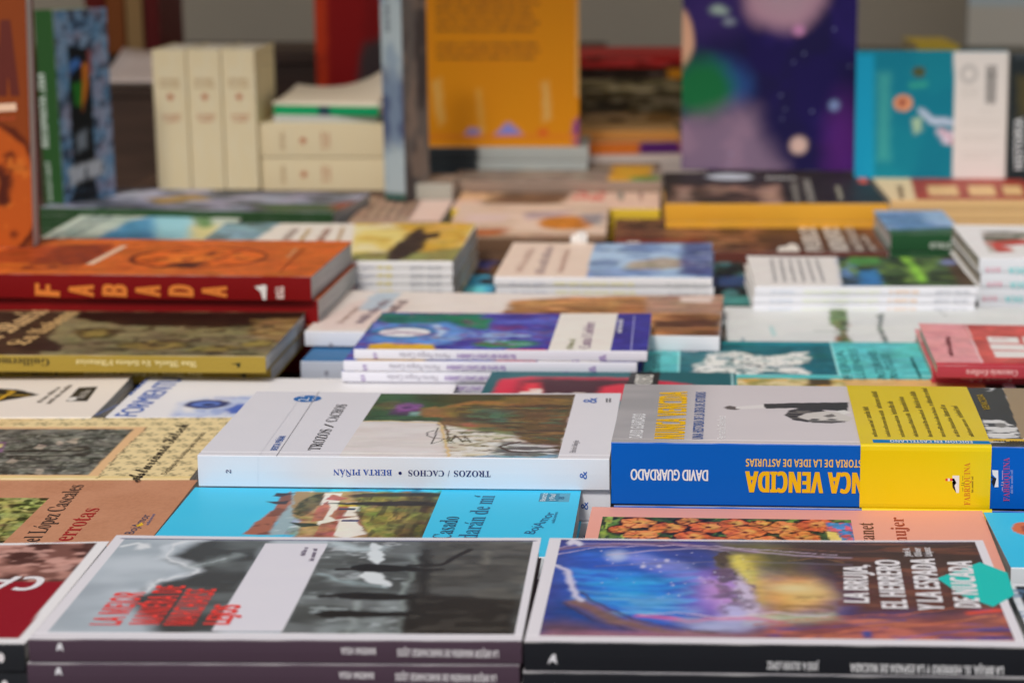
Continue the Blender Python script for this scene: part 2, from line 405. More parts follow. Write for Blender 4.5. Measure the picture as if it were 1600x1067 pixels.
class Book:
    def __init__(self, key, name, label, cat='book', group=None, stand=False, k=None, base=None):
        O, A, B, self.W, self.D, self.th = FRAMES[key]
        A, B = Vector(A).normalized(), Vector(B).normalized()
        N = A.cross(B).normalized(); B = N.cross(A)
        self.key = key
        self.k = k or falloff_gain(O[1])  # colour gain offsets the light falloff towards the back rows
        self.base = base or ((self.W / 2, 0, self.th / 2) if stand else (self.W / 2, self.D / 2, 0))
        O = Vector(O)
        loc = O + A * self.base[0] + B * self.base[1] + N * self.base[2]
        self.root = bpy.data.objects.new(name, None)
        self.root.empty_display_size = .02
        COL.objects.link(self.root)
        M = Matrix((A, B, N)).transposed().to_4x4()
        M.translation = loc * CM
        self.root.matrix_world = M
        tag(self.root, label, cat, group)
        self.lift = LIFTS.get(key, (0, 0)); self.hinge = .018 if key in LIFTS else 0
    def P(self, s, t, n):
        b = self.base
        s, t, n = np.broadcast_arrays(np.asarray(s, float), np.asarray(t, float), np.asarray(n, float))
        return np.stack([(s - b[0]) * CM, (t - b[1]) * CM, (n - b[2]) * CM], -1)
    def raise_(self, s, t):
        l, r = self.lift
        u = np.clip(s / self.W, 0, 1); v = np.clip(t / self.D, 0, 1)
        return (l * (1 - u) ** 3 + r * u ** 3) * v ** 2 - self.hinge * np.exp(-((t - .62) / .1) ** 2)
    # -- parts
    def front_cover(self, paint, res=6, panels=(), mat=None, name='front_cover'):
        W, D, th = self.W, self.D, self.th
        sb = [x for q in panels for x in box4(q)[:2]]; tb = [x for q in panels for x in box4(q)[2:]]
        def ax(L, br):
            g = list(np.linspace(0, L, max(3, int(L * res) + 1)))
            for b in br:
                if .02 < b < L - .02:
                    g = [x for x in g if abs(x - b) > .012] + [b - .006, b + .006]
            return np.array(sorted(g))
        gs, gt = ax(W, sb), ax(D, tb)
        S, T = np.meshgrid(gs, gt, indexing='ij')
        cv = Canvas(S, T, self.k)
        paint(cv)
        ns, nt = S.shape
        top = self.P(S, T, th + self.raise_(S, T)).reshape(-1, 3)
        idx = np.arange(ns * nt).reshape(ns, nt)
        quads = np.stack([idx[:-1, :-1], idx[1:, :-1], idx[1:, 1:], idx[:-1, 1:]], -1).reshape(-1, 4)
        ring = list(idx[:, 0]) + list(idx[-1, 1:]) + list(idx[-2::-1, -1]) + list(idx[0, -2:0:-1])
        low = top[ring] - (0, 0, .035 * CM)
        n0 = len(top); m = len(ring)
        faces = [tuple(int(i) for i in q) for q in quads]
        faces += [(int(ring[i]), n0 + i, n0 + (i + 1) % m, int(ring[(i + 1) % m])) for i in range(m)]
        if not any(self.lift): faces.append(tuple(n0 + i for i in range(m))[::-1])
        ink = cv.img.reshape(-1, 3)
        rim = np.minimum(ink[ring] * .6 + .22, .8)
        self.cover = mesh_obj(name, np.vstack([top, low]), faces, mat or SATIN, self.root, np.vstack([ink, rim]))
        return self.cover
    def spine_part(self, paint, side='front', res=4, mat=None, round_=.08, name='spine'):
        """a strip with rounded shoulders closing the t = 0 (front) or s = 0 (left) side"""
        L = self.W if side == 'front' else self.D
        th = self.th; r = min(.05, th * .2)
        prof = [(0, .0), (-round_ * .55, .012), (-round_ * .9, r), (-round_ - .012, th * .3), (-round_ - .02, th * .5), (-round_ - .012, th * .7),
                (-round_ * .9, th - r), (-round_ * .55, th - .012), (0, th)]
        pp = []
        for (a, b), (c, d) in zip(prof[:-1], prof[1:]):
            m = 1 if abs(d - b) < .12 else max(1, int(abs(d - b) * res * 1.5))
            pp += [(a + (c - a) * i / m, b + (d - b) * i / m) for i in range(m)]
        pp.append(prof[-1])
        g = np.linspace(0, L, int(L * res) + 2)
        X = np.repeat(g[:, None], len(pp), 1)
        Dp = np.repeat(np.array([p[0] for p in pp])[None], len(g), 0)
        Z = np.repeat(np.array([p[1] for p in pp])[None], len(g), 0)
        cv = Canvas(X, Z, self.k)
        paint(cv)
        fold = smooth(th - .05, th - .005, Z) * np.clip(noise(X / 1.3, Z * 3, 5) * 1.6 - .45, 0, 1) * .5 if th > .6 else 0 * Z
        cv.put((225, 222, 218), fold)                      # ink rubbed off along the fold
        V = self.P(X, Dp, Z) if side == 'front' else self.P(Dp, X, Z)
        ns, nt = X.shape
        idx = np.arange(ns * nt).reshape(ns, nt)
        q = np.stack([idx[:-1, :-1], idx[1:, :-1], idx[1:, 1:], idx[:-1, 1:]], -1).reshape(-1, 4)
        if side != 'front': q = q[:, ::-1]
        faces = [tuple(int(i) for i in x) for x in q]
        faces += [tuple(int(i) for i in idx[0]), tuple(int(i) for i in idx[-1][::-1])]
        self.sp = mesh_obj(name, V.reshape(-1, 3), faces, mat or SATIN, self.root, cv.img.reshape(-1, 3), smooth_shade=False)
        self.sp_side = side; self.sp_face = round_ + .022
        return self.sp
    def block(self, cream=False, inset=.12, s0=None, t0=0):
        a = inset if s0 is None else s0
        v, f = box_data(a, self.W - inset, t0, self.D - inset, .04, self.th - .045)
        p = self.P(*np.array(v).T)
        return mesh_obj('page_block', p, f, PAGES_CREAM if cream else PAGES_WHITE, self.root)
    def back_cover(self, col, s0=0.0):
        v, f = box_data(s0, self.W, 0.0, self.D, 0, .036)
        p = self.P(*np.array(v).T)
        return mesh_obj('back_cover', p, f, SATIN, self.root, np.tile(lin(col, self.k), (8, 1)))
    # -- print that needs crisp edges: letters and rules as thin ink, one mesh per line of writing
    def letters(self, where, items, name=None, h=.016):
        """items: (text, start, end, cap height, colour, style) along a base line; text runs from start to end, its tops to the left of that"""
        for it in items:
            text, p0, p1, cap, col = it[:5]; lay = 0
            style = it[5] if len(it) > 5 else 'sans'
            p0, p1 = np.array(p0, float), np.array(p1, float)
            if isinstance(text, str):
                v, f = layout_text(text, style)
                L = np.hypot(*(p1 - p0)); d = (p1 - p0) / L; u = np.array([-d[1], d[0]])
                sx = L / v[:, 0].max(); sy = cap / cap_height(style)
                q = p0 + np.outer(v[:, 0] * sx, d) + np.outer(v[:, 1] * sy, u); nm = 'lettering'
                wt = WEIGHT.get(style, 0) * cap / cap_height(style)
                if wt:                       # a heavier cut: the same letters printed again a hair to each side
                    n0 = len(q); f = f + [tuple(i + n0 * j for i in p) for j in (1, 2) for p in f]
                    q = np.vstack([q, q + d * wt, q - d * wt])
                    lay = np.repeat([0, .003, .006], n0)
            elif isinstance(text, dict):     # small print: many little quads
                q = np.array(text['quads'], float).reshape(-1, 2); f = [(4 * i, 4 * i + 1, 4 * i + 2, 4 * i + 3) for i in range(len(q) // 4)]; nm = 'small_print'
            else:                            # a polygon: text is the list of its corners
                q = np.array(text, float); f = [tuple(range(len(q)))]; nm = 'printed_mark'
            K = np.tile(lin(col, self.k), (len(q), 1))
            x, y = q[:, 0], q[:, 1]
            if where == 'top':
                p = self.P(x, y, self.th + self.raise_(x, y) + h + lay); par = self.cover
            elif where == 'band':
                p = self.P(x, y, self.th + .065 + .05 * np.sin(np.pi * np.clip(y / self.D, 0, 1)) ** 2 + h + lay); par = self.band
            elif where == 'band_spine':
                p = self.P(x, np.full(len(q), -.16 - h) - lay, y); par = self.band
            elif self.sp_side == 'front':
                p = self.P(x, np.full(len(q), -self.sp_face - h) - lay, y); par = self.sp
            else:
                p = self.P(np.full(len(q), -self.sp_face - h) - lay, x, y); par = self.sp
            mesh_obj(name or nm, p, f, INK, par, K)
    def copies(self, n, dz=None, jit=.15, labels=None, group=None, offs=None, seed=0, stem=None, bare=False):
        """n more copies of the finished book beneath it, each with its parts"""
        rnd = random.Random(self.key + str(seed))
        dz = (dz or self.th) + .02
        if group: self.root['group'] = group
        for i in range(n):
            r = self.root.copy(); COL.objects.link(r)
            o = offs[i] if offs and i < len(offs) else (rnd.uniform(-jit, jit), rnd.uniform(0, jit), rnd.uniform(-.3, .3) * jit / .15)
            r.location = self.root.location + Vector((o[0] * CM, o[1] * CM, -(i + 1) * dz * CM))
            r.rotation_euler.z += math.radians(o[2])
            r['label'] = labels[i] if labels and i < len(labels) else f'{ORD[i + 2]} copy from the top of {stem}'
            if group: r['group'] = group
            for ch in self.root.children:
                c = ch.copy(); COL.objects.link(c); c.parent = r
                for g in ch.children:
                    if not ch.name.startswith('front_cover') and not bare:      # what is printed on a covered cover stays out of sight
                        d = g.copy(); COL.objects.link(d); d.parent = c
ORD = ['', 'first', 'second', 'third', 'fourth', 'fifth', 'sixth', 'seventh', 'eighth', 'ninth', 'tenth', 'eleventh', 'twelfth', 'thirteenth', 'fourteenth']

def grainy(paint, amp=.22):
    def f(cv):
        paint(cv); cv.grain(amp, 1.3, .9, None, .3); cv.grain(amp * .6, .4, .4, None, .2, 31)
    return f

def plain(col):
    return lambda cv: cv.fill(col)

def words(p0, p1, cap, col, seed=0, gap=.35):
    """one line of small print as separate word-long dashes (letters too small to read)"""
    rnd = random.Random(seed)
    p0, p1 = np.array(p0, float), np.array(p1, float)
    L = np.hypot(*(p1 - p0)); d = (p1 - p0) / L; u = np.array([-d[1], d[0]]) * cap
    x = 0; out = []
    while x < L - cap * .6:
        w = min(cap * rnd.uniform(1.0, 4.2), L - x)
        y = x
        while y < x + w - cap * .2:
            g = cap * rnd.uniform(.22, .42); hh = rnd.choice([.7, .7, .72, 1.0])
            a = p0 + d * y; b = p0 + d * min(y + g, x + w)
            out += [a, b, b + u * hh, a + u * hh]
            y += g + cap * .14
        x += w + cap * gap
    return [({'quads': out}, (0, 0), (0, 0), 0, col)]

def rule(p0, p1, width, col):
    p0, p1 = np.array(p0, float), np.array(p1, float)
    d = (p1 - p0) / np.hypot(*(p1 - p0)); u = np.array([-d[1], d[0]]) * width / 2
    return ([p0 - u, p1 - u, p1 + u, p0 + u], (0, 0), (0, 0), 0, col)

def disc(c, rx, ry, col, n=32):
    return ([(c[0] + rx * math.cos(2 * math.pi * i / n), c[1] + ry * math.sin(2 * math.pi * i / n)) for i in range(n)], (0, 0), (0, 0), 0, col)

# ================================================================== the place: ground, table, back wall, added shade canopy
o = mesh_obj('ground', *box_data(-4, 4, -4, 6, -.80, -.78), solid_mat('paving', (.25, .24, .22), .9, .3, 6)); tag(o, kind='structure')
t = bpy.data.objects.new('display_table', None); COL.objects.link(t); t.location = (0, 1.9, -.78)
tag(t, 'long brown book stall table lying hidden under all the piles of books', 'table')
TW = solid_mat('brown_table_wood', (.10, .06, .04), .6, .35, 9, (1, 12, 12))
mesh_obj('table_top', *box_data(-1.2, 1.2, -1.4, 1.35, .75, .779), TW, t)
for sx in (-1.1, 1.1):
    for sy in (-1.25, 1.25):
        mesh_obj('leg', *box_data(sx - .03, sx + .03, sy - .03, sy + .03, 0, .749), TW, t)
WALL = solid_mat('grey_panel_wall', (.62, .55, .43), .9, .08, 2)
o = mesh_obj('back_wall', *box_data(-2.6, 2.6, 3.4, 3.5, -.78, .66), WALL); tag(o, kind='structure')
o = mesh_obj('upper_wall', *box_data(-2.6, 2.6, 3.4, 3.5, .88, 1.62), WALL); tag(o, kind='structure')      # daylight comes in between the two
t = bpy.data.objects.new('added_awning', None); COL.objects.link(t); t.location = (0, 1.6, -.78)  # out of view, added to block light from above and darken the back
tag(t, 'unseen pale canvas awning added above the book stall to shade it', 'awning')
CANVAS = solid_mat('added_awning_canvas', (.66, .58, .44), .95, .05, 8)
_n, _l = CANVAS.node_tree.nodes, CANVAS.node_tree.links
_tr = _n.new('ShaderNodeBsdfTranslucent'); _tr.inputs['Color'].default_value = (.62, .50, .34, 1)  # lets warm fill light down through the added canvas
_mx = _n.new('ShaderNodeMixShader'); _mx.inputs['Fac'].default_value = .45
_l.new(_n['Principled BSDF'].outputs['BSDF'], _mx.inputs[1]); _l.new(_tr.outputs['BSDF'], _mx.inputs[2])
_l.new(_mx.outputs['Shader'], _n['Material Output'].inputs['Surface'])
_v = [(x, y, CANOPY_H + .78 + .05 * math.sin(x * 2.2) + .03 * y) for y in np.linspace(CANOPY_FRONT - 1.6, 2.2, 12) for x in np.linspace(-2.4, 2.4, 20)]
_o = mesh_obj('canvas', _v, [(j * 20 + i, j * 20 + i + 1, j * 20 + 20 + i + 1, j * 20 + 20 + i) for j in range(11) for i in range(19)], CANVAS, t, None, True)
for sx in (-2.35, 2.35):
    mesh_obj('pole', *box_data(sx - .02, sx + .02, 2.1, 2.14, 0, CANOPY_H + .78), solid_mat('pole_metal', (.3, .3, .3), .4), t)

def bk(key, name, label, cat='book', **kw): return Book(key, name, label, cat, **kw)

WHITE = (238, 236, 238)
# ================================================================== front row
# ---- black and white cover, brown-violet spines
b = bk('mejor', 'paperback_book', 'white bordered paperback with black and white photograph and red title, topmost of violet spined pile')
PIC = [(0.41, 13.80), (20.71, 13.82), (20.47, 0.69), (0.68, 0.95)]
STK = [(7.50, 13.27), (10.59, 13.30), (10.62, 1.06), (7.60, 1.02)]
PH = [(10.49, 13.92), (20.71, 13.82), (20.47, 0.69), (10.61, 0.82)]
def paint(cv):
    cv.fill((216, 213, 217))
    cv.panel(PIC)
    cv.fill((166, 176, 183))
    cv.spk((190, 198, 204), 3, 2, .55, .2, 3, .6)
    cv.spk((140, 150, 158), 5, 2, .55, .2, 4, .5)
    cv.pol([(4.14, 13.85), (3.65, 11.91), (3.04, 10.82), (4.87, 9.21), (4.68, 8.09), (3.54, 7.52), (3.50, 6.00), (2.80, 5.55), (3.80, 3.42), (5.44, 0.61), (8.04, 0.64), (7.60, 13.88)], (60, 62, 62), .5, .35, 1.2)
    cv.spk((98, 104, 104), 3.2, 1.6, .52, .14, 9, .8, [(4.82, 13.65), (5.19, 7.82), (5.35, 1.00), (8.01, 0.79), (7.64, 13.68)])
    cv.line([(4.39, 13.85), (3.10, 12.91), (3.10, 11.11), (4.69, 9.78), (5.30, 8.93), (3.64, 7.62), (3.44, 6.26), (2.99, 5.38)], .5, (206, 214, 220), .3, .35, .9, .7)
    cv.line([(4.39, 13.85), (3.10, 12.91), (3.10, 11.11), (4.69, 9.78), (5.30, 8.93), (3.64, 7.62), (3.44, 6.26), (2.99, 5.38)], .16, (238, 242, 245), .06, .35, .6, .9)
    cv.line([(4.69, 9.78), (5.55, 10.27), (6.07, 10.95)], .12, (220, 226, 230), .05, .3, .6, .8)
    cv.line([(4.75, 9.78), (5.79, 10.56), (6.50, 11.54)], .5, (140, 150, 150), .4, .4, .8, .7)
    cv.line([(0.69, 12.58), (1.34, 13.09), (2.02, 12.49)], .22, (235, 240, 242), .1, .1)
    cv.ell((1.68, 12.59), .3, .5, (236, 240, 242), .15, .15, .4)
    cv.panel(PH, (96, 100, 100))
    cv.panel(STK, (222, 219, 226))
    cv.panel(PH)
    R = [(10.52, 13.71), (20.96, 13.82), (20.65, 0.38), (10.72, 0.51)]
    cv.spk((132, 140, 140), 2.2, 1.4, .52, .12, 21, .8, R)
    cv.spk((60, 62, 60), 2.6, 1.2, .56, .1, 22, .8, R)
    cv.pol([(15.16, 13.76), (20.96, 13.82), (20.52, 0.38), (15.64, 0.56)], (62, 60, 56), .5, .4, 1.2, .85)
    cv.spk((92, 90, 84), 1.6, .8, .55, .1, 25, .6, [(16.10, 13.77), (20.81, 13.72), (20.59, 5.31), (15.80, 5.70)])
    cv.line([(10.70, 13.20), (12.19, 12.61), (13.19, 12.52)], .8, (186, 200, 204), .4, .5, .9, .8)
    cv.pol([(12.79, 13.43), (13.10, 13.23), (13.74, 10.74), (13.47, 10.06), (12.88, 11.03)], (222, 230, 233), .08, .25, .4)
    cv.spk((226, 232, 235), .8, .4, .68, .06, 51, .5, [(10.79, 13.61), (14.57, 13.45), (13.74, 10.26), (10.71, 10.23)], e=.3)
    cv.spk((200, 210, 212), .9, .35, .69, .06, 52, .4, [(10.54, 9.46), (15.07, 9.32), (15.51, 1.11), (10.57, 1.06)], e=.3)
    cv.pol([(12.77, 8.64), (13.12, 9.30), (13.97, 8.56), (14.52, 7.10), (14.21, 6.74), (13.36, 7.63)], (232, 238, 240), .07, .25, .4)
    cv.line([(10.96, 8.71), (12.32, 7.62), (14.19, 6.92)], .25, (150, 166, 168), .2, .2, .6, .8)
    cv.line([(15.06, 11.44), (15.13, 8.85), (15.64, 0.56)], .22, (140, 150, 146), .15, .3, .8, .7)
    cv.line([(13.33, 4.80), (13.41, 2.70), (13.51, 0.70)], .3, (150, 158, 156), .2, .2, .6, .6)
    cv.pol([(15.46, 6.13), (20.52, 5.05), (20.50, 0.62), (15.68, 0.64)], (33, 29, 26), .3, .2, 1)
    cv.line([(11.70, 9.38), (12.40, 9.48)], .35, (24, 20, 20), .05)
    cv.pol([(12.23, 9.86), (12.99, 10.25), (14.07, 10.07), (15.31, 9.80), (15.67, 9.33), (14.21, 9.03), (13.01, 9.02), (12.37, 9.29)], (20, 17, 17), .05, .06, .4)
    cv.line([(14.99, 9.99), (16.49, 10.10), (17.63, 12.47)], .3, (30, 26, 26), .06, .1, .7)
    cv.line([(15.08, 9.23), (16.56, 9.43)], .3, (30, 26, 26), .05)
    cv.line([(11.54, 5.56), (12.32, 5.74)], .4, (24, 20, 20), .05)
    cv.pol([(12.15, 5.92), (13.12, 6.19), (14.31, 6.03), (15.79, 5.78), (15.86, 5.17), (14.44, 5.07), (13.28, 5.14), (12.39, 5.31)], (18, 15, 15), .05, .06, .4)
    cv.pol([(11.58, 3.26), (12.07, 3.68), (13.06, 3.69), (14.64, 3.54), (16.05, 3.56), (16.12, 2.98), (14.73, 2.88), (13.06, 2.78), (12.08, 2.77)], (18, 15, 15), .05, .06, .4)
    cv.line([(15.48, 12.04), (15.98, 6.14), (16.11, 0.72)], .5, (30, 27, 25), .3, .3, .8, .9)
    cv.line([(18.50, 12.07), (18.53, 10.31)], .35, (110, 108, 98), .25, .2, .5, .7)
    cv.spk((70, 66, 60), .8, .5, .62, .1, 31, .5, [(15.85, 5.26), (20.48, 4.88), (20.49, 0.77), (15.84, 0.72)])
    cv.clip(None); cv.grain(.16, 1.2, .6, PH, .05); cv.grain(.07, 2.5, 1.5, PIC, .1, 9)
    cv.line([(0.41, 13.80), (20.71, 13.82)], .12, (60, 60, 100), .05)
b.front_cover(paint, 11, [PIC, STK, PH], GLOSS)
b.spine_part(plain((70, 55, 67)))
RED = (214, 58, 52)
b.letters('top', [('LA MEJOR', (3.43, 1.70), (3.50, 6.00), 1.35, RED, 'bold'),
                  ('MANERA DE', (5.13, 1.80), (5.13, 6.91), 1.35, RED, 'bold'),
                  ('MARCHARSE', (6.64, 1.73), (6.63, 6.48), 1.35, RED, 'bold'),
                  ('LEJOS', (8.15, 1.83), (8.18, 4.32), 1.15, RED, 'heavy')]
          + words((9.79, 11.38), (9.75, 12.68), .25, (120, 112, 128), 3) + words((10.35, 10.61), (10.22, 12.69), .25, (120, 112, 128), 4))
b.letters('spine', [('LA MEJOR MANERA DE MARCHARSE LEJOS', (19.97, 0.64), (15.68, 0.70), .33, (235, 232, 235), 'bold'),
                    ('MARINA VEGA', (14.76, 0.73), (13.29, 0.75), .30, (235, 232, 235), 'bold'),
                    ([(1.19, 0.53), (1.20, 0.73), (1.30, 0.90), (1.41, 0.90), (1.45, 0.73), (1.49, 0.53), (1.34, 0.64)], 0, 0, 0, (235, 235, 240))])
b.block(); b.back_cover((80, 63, 76), 0)
b.copies(4, 1.05, .12, ['violet spined paperback directly under the top copy with the red title',
                        'third paperback down in the violet spined pile, its pale edge at the photo bottom'], 'violet spined paperbacks in the front pile',
         offs=[(-.1, -.06, .0), (.05, .25, .1)], stem='the violet spined pile')

# ---- fantasy cover, black spine
def PXB(pts):         # runs of brush strokes on the fantasy cover, from its left edge to the right, front to back
    (s0, t0), (s1, t1), (s2, t2) = [(0.57, 0.64), (20.47, 0.82), (0.59, 14.03)]
    out = []
    for x, y in pts:
        v = (993 - y) / 149.0; w = v ** 1.0 * (1 + .16 * (1 - v))
        out.append((s0 + (x - 842 - 35 * v) / (732 - 76 * v) * (s1 - s0), t0 + (t2 - t0) * w))
    return out
b = bk('bruja', 'paperback_book', 'white bordered paperback with blue and orange fantasy painting and teal hexagon on its cover')
PIC2 = [(0.59, 14.03), (21.11, 14.29), (20.47, 0.82), (0.57, 0.64)]
def paint(cv):
    cv.fill((218, 214, 218))
    cv.panel(PIC2)
    cv.fill((50, 62, 134))
    cv.pol([(0.01, 14.64), (8.53, 14.91), (8.21, 13.05), (0.49, 12.40)], (58, 52, 112), .8, .3, 2)
    cv.pol([(1.35, 13.44), (4.80, 12.74), (7.30, 8.77), (7.60, 3.52), (5.14, 1.42), (1.88, 5.03), (0.71, 8.56)], (40, 86, 180), 1.2, .35, 2)
    cv.pol([(2.74, 7.70), (4.32, 8.86), (6.01, 6.03), (6.49, 3.07), (4.22, 3.83), (2.72, 5.48)], (30, 124, 206), 1.1, .3, 1.6)
    cv.spk((40, 160, 226), 2.4, .7, .58, .1, 41, .7, [(1.60, 9.52), (7.00, 8.76), (7.32, 3.51), (2.78, 4.20)], e=.6)
    cv.spk((120, 190, 238), 2.4, .5, .62, .08, 42, .7, [(2.35, 6.79), (7.31, 6.07), (7.61, 2.70), (3.39, 3.39)], e=.5)
    cv.pol([(3.12, 12.29), (4.83, 11.94), (7.29, 10.18), (7.89, 7.42), (6.41, 8.28), (4.26, 10.56)], (120, 128, 206), .6, .4, 1.2, .85)
    cv.ell((3.42, 11.70), .45, .7, (190, 205, 245), .4, .1, .5)
    for i, p in enumerate([(5.83, 11.09), (4.73, 10.19), (5.48, 10.22), (7.42, 8.59), (7.59, 8.32)]):
        cv.ell(p, .1, .2, (230, 225, 250), .1)
    cv.pol([(0.99, 5.43), (2.05, 4.60), (3.76, 1.37), (1.35, 0.51), (0.64, 0.88)], (24, 60, 128), .6, .3, 1)
    cv.pol([(7.15, 9.23), (9.10, 10.72), (10.05, 6.16), (10.12, 3.19), (8.16, 2.88), (7.03, 4.77)], (140, 112, 190), 1.1, .3, 1.4, .9)
    cv.pol([(7.89, 8.33), (8.78, 8.36), (9.32, 5.27), (8.45, 4.39), (7.74, 5.65)], (196, 146, 200), .8, .25, .8, .75)
    cv.pol([(8.46, 4.81), (10.02, 4.86), (10.11, 2.62), (8.16, 2.56)], (190, 186, 226), .5, .3, .8, .9)
    cv.pol([(8.15, 14.48), (13.85, 14.36), (13.70, 11.84), (11.73, 8.45), (9.41, 10.73), (8.20, 12.65)], (96, 88, 56), 1.2, .35, 1.3)
    cv.pol([(9.12, 11.89), (9.98, 11.91), (10.41, 8.87), (10.62, 5.74), (10.11, 4.86), (9.52, 8.38)], (196, 176, 66), .9, .25, .8, .9)
    cv.pol([(10.55, 8.41), (12.66, 9.41), (13.66, 6.28), (12.98, 4.37), (10.41, 3.45), (10.03, 5.29)], (196, 146, 78), 1.4, .35, 1.2)
    cv.pol([(11.40, 7.53), (12.77, 8.49), (13.37, 6.27), (11.87, 4.92)], (240, 204, 130), 1.0, .3, .8, .85)
    cv.pol([(11.20, 14.58), (22.04, 14.93), (21.63, 8.77), (14.27, 6.73), (13.21, 8.50), (11.83, 10.81)], (66, 46, 40), 1.3, .4, 1.6)
    cv.pol([(13.83, 8.98), (22.14, 9.25), (21.30, 3.56), (14.06, 3.73)], (84, 50, 44), 1.2, .4, 1.4)
    cv.spk((120, 74, 56), 2.5, .5, .6, .08, 44, .6, [(13.82, 13.84), (22.24, 14.12), (21.20, 4.80), (13.55, 4.55)])
    cv.pol([(8.08, 11.66), (8.51, 12.46), (9.12, 11.89), (9.15, 9.95), (8.67, 9.19), (8.13, 10.11)], (92, 78, 66), .18, .2, .5)
    cv.pol([(8.07, 9.73), (8.97, 9.95), (9.07, 8.37), (8.30, 7.89)], (104, 84, 108), .2, .25, .5)
    cv.pol([(9.08, 8.83), (9.70, 7.39), (9.99, 4.86), (9.73, 3.18), (9.04, 5.69)], (196, 182, 206), .25, .25, .5, .9)
    cv.spk((96, 76, 96), .7, .5, .58, .1, 45, .7, [(7.74, 10.19), (9.39, 9.77), (10.00, 4.02), (8.45, 3.55), (7.89, 6.53)], e=.3)
    cv.spk((110, 80, 52), .8, .4, .6, .1, 46, .6, [(11.35, 6.20), (13.37, 6.27), (13.48, 3.30), (10.83, 3.46)], e=.3)
    cv.pol([(9.85, 3.60), (13.23, 3.87), (13.98, 2.50), (9.55, 2.36)], (186, 190, 150), .5, .3, .8, .8)
    cv.line([(4.80, 3.27), (7.05, 2.68), (9.28, 3.08), (10.94, 2.65)], .35, (204, 70, 110), .3, .3, 1)
    cv.pol([(6.49, 2.83), (9.84, 2.94), (12.03, 2.20), (11.43, 1.07), (7.61, 1.26)], (176, 178, 210), .9, .25, .9, .8)
    for y_, c_ in ((902, (70, 140, 220)), (914, (60, 168, 228)), (924, (46, 150, 220)), (936, (110, 186, 236)), (948, (64, 150, 222))):
        cv.line(PXB(((895, y_ - 4), (960, y_ + 2), (1030, y_ + 4), (1085, y_ - 4))), .32, c_, .3, .25, 1.2, .55)
    cv.pol([(0.33, 2.30), (1.47, 2.67), (3.19, 1.75), (6.24, 1.06), (10.34, 1.19), (10.31, 0.10), (0.53, -0.21)], (92, 66, 84), .9, .25, 1.2)
    cv.pol([(9.82, 2.13), (14.03, 3.24), (21.51, 4.98), (20.94, 0.14), (9.77, -0.07)], (104, 58, 60), 1.0, .3, 1.4, .8)
    cv.line([(2.02, 5.03), (3.70, 2.74), (6.51, 1.07), (10.33, 0.72)], .9, (118, 86, 84), .4, .3, 1)
    cv.pol([(0.44, 0.87), (2.25, 1.32), (6.24, 1.22), (10.34, 1.03), (10.31, 0.18), (0.53, -0.14)], (150, 100, 116), .5, .3, 1)
    cv.pol([(10.08, 1.58), (13.16, 2.72), (21.43, 4.39), (20.94, 0.14), (9.77, 0.09)], (132, 74, 72), .6, .4, 1.2)
    cv.spk((186, 104, 84), 2.6, .5, .56, .08, 47, .8, [(10.38, 2.39), (21.20, 4.80), (20.85, 0.45), (10.31, 0.18)], e=.4)
    cv.spk((74, 66, 130), 2.2, .5, .64, .06, 48, .8, [(10.39, 2.79), (21.20, 4.80), (20.85, 0.45), (10.31, 0.18)], e=.4)
    cv.line([(19.29, 4.15), (20.60, 4.53)], .35, (214, 70, 50), .2, .1)
    cv.ell((14.58, 1.33), .2, .5, (60, 70, 130), .15)
    cv.line([(0.49, 10.25), (1.18, 9.51), (1.83, 5.89), (2.16, 5.21)], .28, (226, 220, 242), .15, .2, .6)
    cv.line([(0.35, 12.60), (2.60, 13.38), (5.71, 13.79), (10.05, 12.51)], .3, (122, 96, 120), .2, .1, 1)
    cv.line([(2.99, 11.88), (5.73, 12.77), (8.52, 13.06), (11.88, 11.98), (14.60, 11.67)], .14, (190, 170, 190), .1, .1, 1, .7)
    cv.line([(2.47, 10.12), (4.87, 10.58), (8.50, 11.08), (14.54, 10.70)], .12, (120, 110, 130), .1, .1, 1, .6)
    rnd = random.Random(12)
    for pts, w_, c_ in ((((866, 862), (900, 851), (960, 848), (1060, 852), (1150, 862)), .09, (176, 150, 178)), (((868, 872), (930, 858), (1030, 852), (1120, 852), (1230, 862), (1320, 868)), .07, (200, 180, 200)),
                        (((905, 934), (930, 948), (975, 966), (1040, 980), (1120, 986)), .14, (64, 46, 56)), (((880, 950), (925, 972), (1000, 986)), .12, (58, 44, 58)),
                        (((1000, 966), (1060, 962), (1130, 968), (1210, 960), (1300, 966)), .10, (226, 206, 220)), (((1180, 975), (1290, 966), (1400, 962), (1500, 952)), .12, (180, 96, 70)),
                        (((1250, 992), (1340, 982), (1430, 976), (1560, 962)), .16, (196, 110, 76)), (((1220, 984), (1330, 976), (1420, 968)), .10, (70, 72, 140)), (((1380, 994), (1470, 984), (1570, 976)), .12, (80, 76, 150)),
                        (((1215, 856), (1330, 862), (1450, 860), (1540, 852)), .08, (118, 84, 64)), (((1240, 880), (1300, 874), (1330, 884)), .07, (150, 110, 70))):
        cv.line(PXB(pts), w_, c_, .03, .18, .9, .9)
    for i in range(60):
        p_ = PXB([(rnd.uniform(940, 1180), rnd.uniform(862, 955))])[0]; r_ = rnd.choice([.03, .04, .06])
        cv.ell(p_, r_, r_, (226, 222, 250), .03)
    for i in range(16):                                    # broken masonry of the tower
        x_ = rnd.uniform(1118, 1168); y_ = rnd.uniform(866, 948); x_ += (y_ - 866) * .25
        a_ = PXB([(x_, y_), (x_ + rnd.uniform(6, 14), y_ + rnd.uniform(-3, 3)), (x_ + rnd.uniform(2, 12), y_ + rnd.uniform(4, 9))])
        cv.pol(a_, rnd.choice([(70, 56, 60), (112, 92, 104), (54, 42, 50), (150, 126, 150)]), .04, .05, .3, .85)
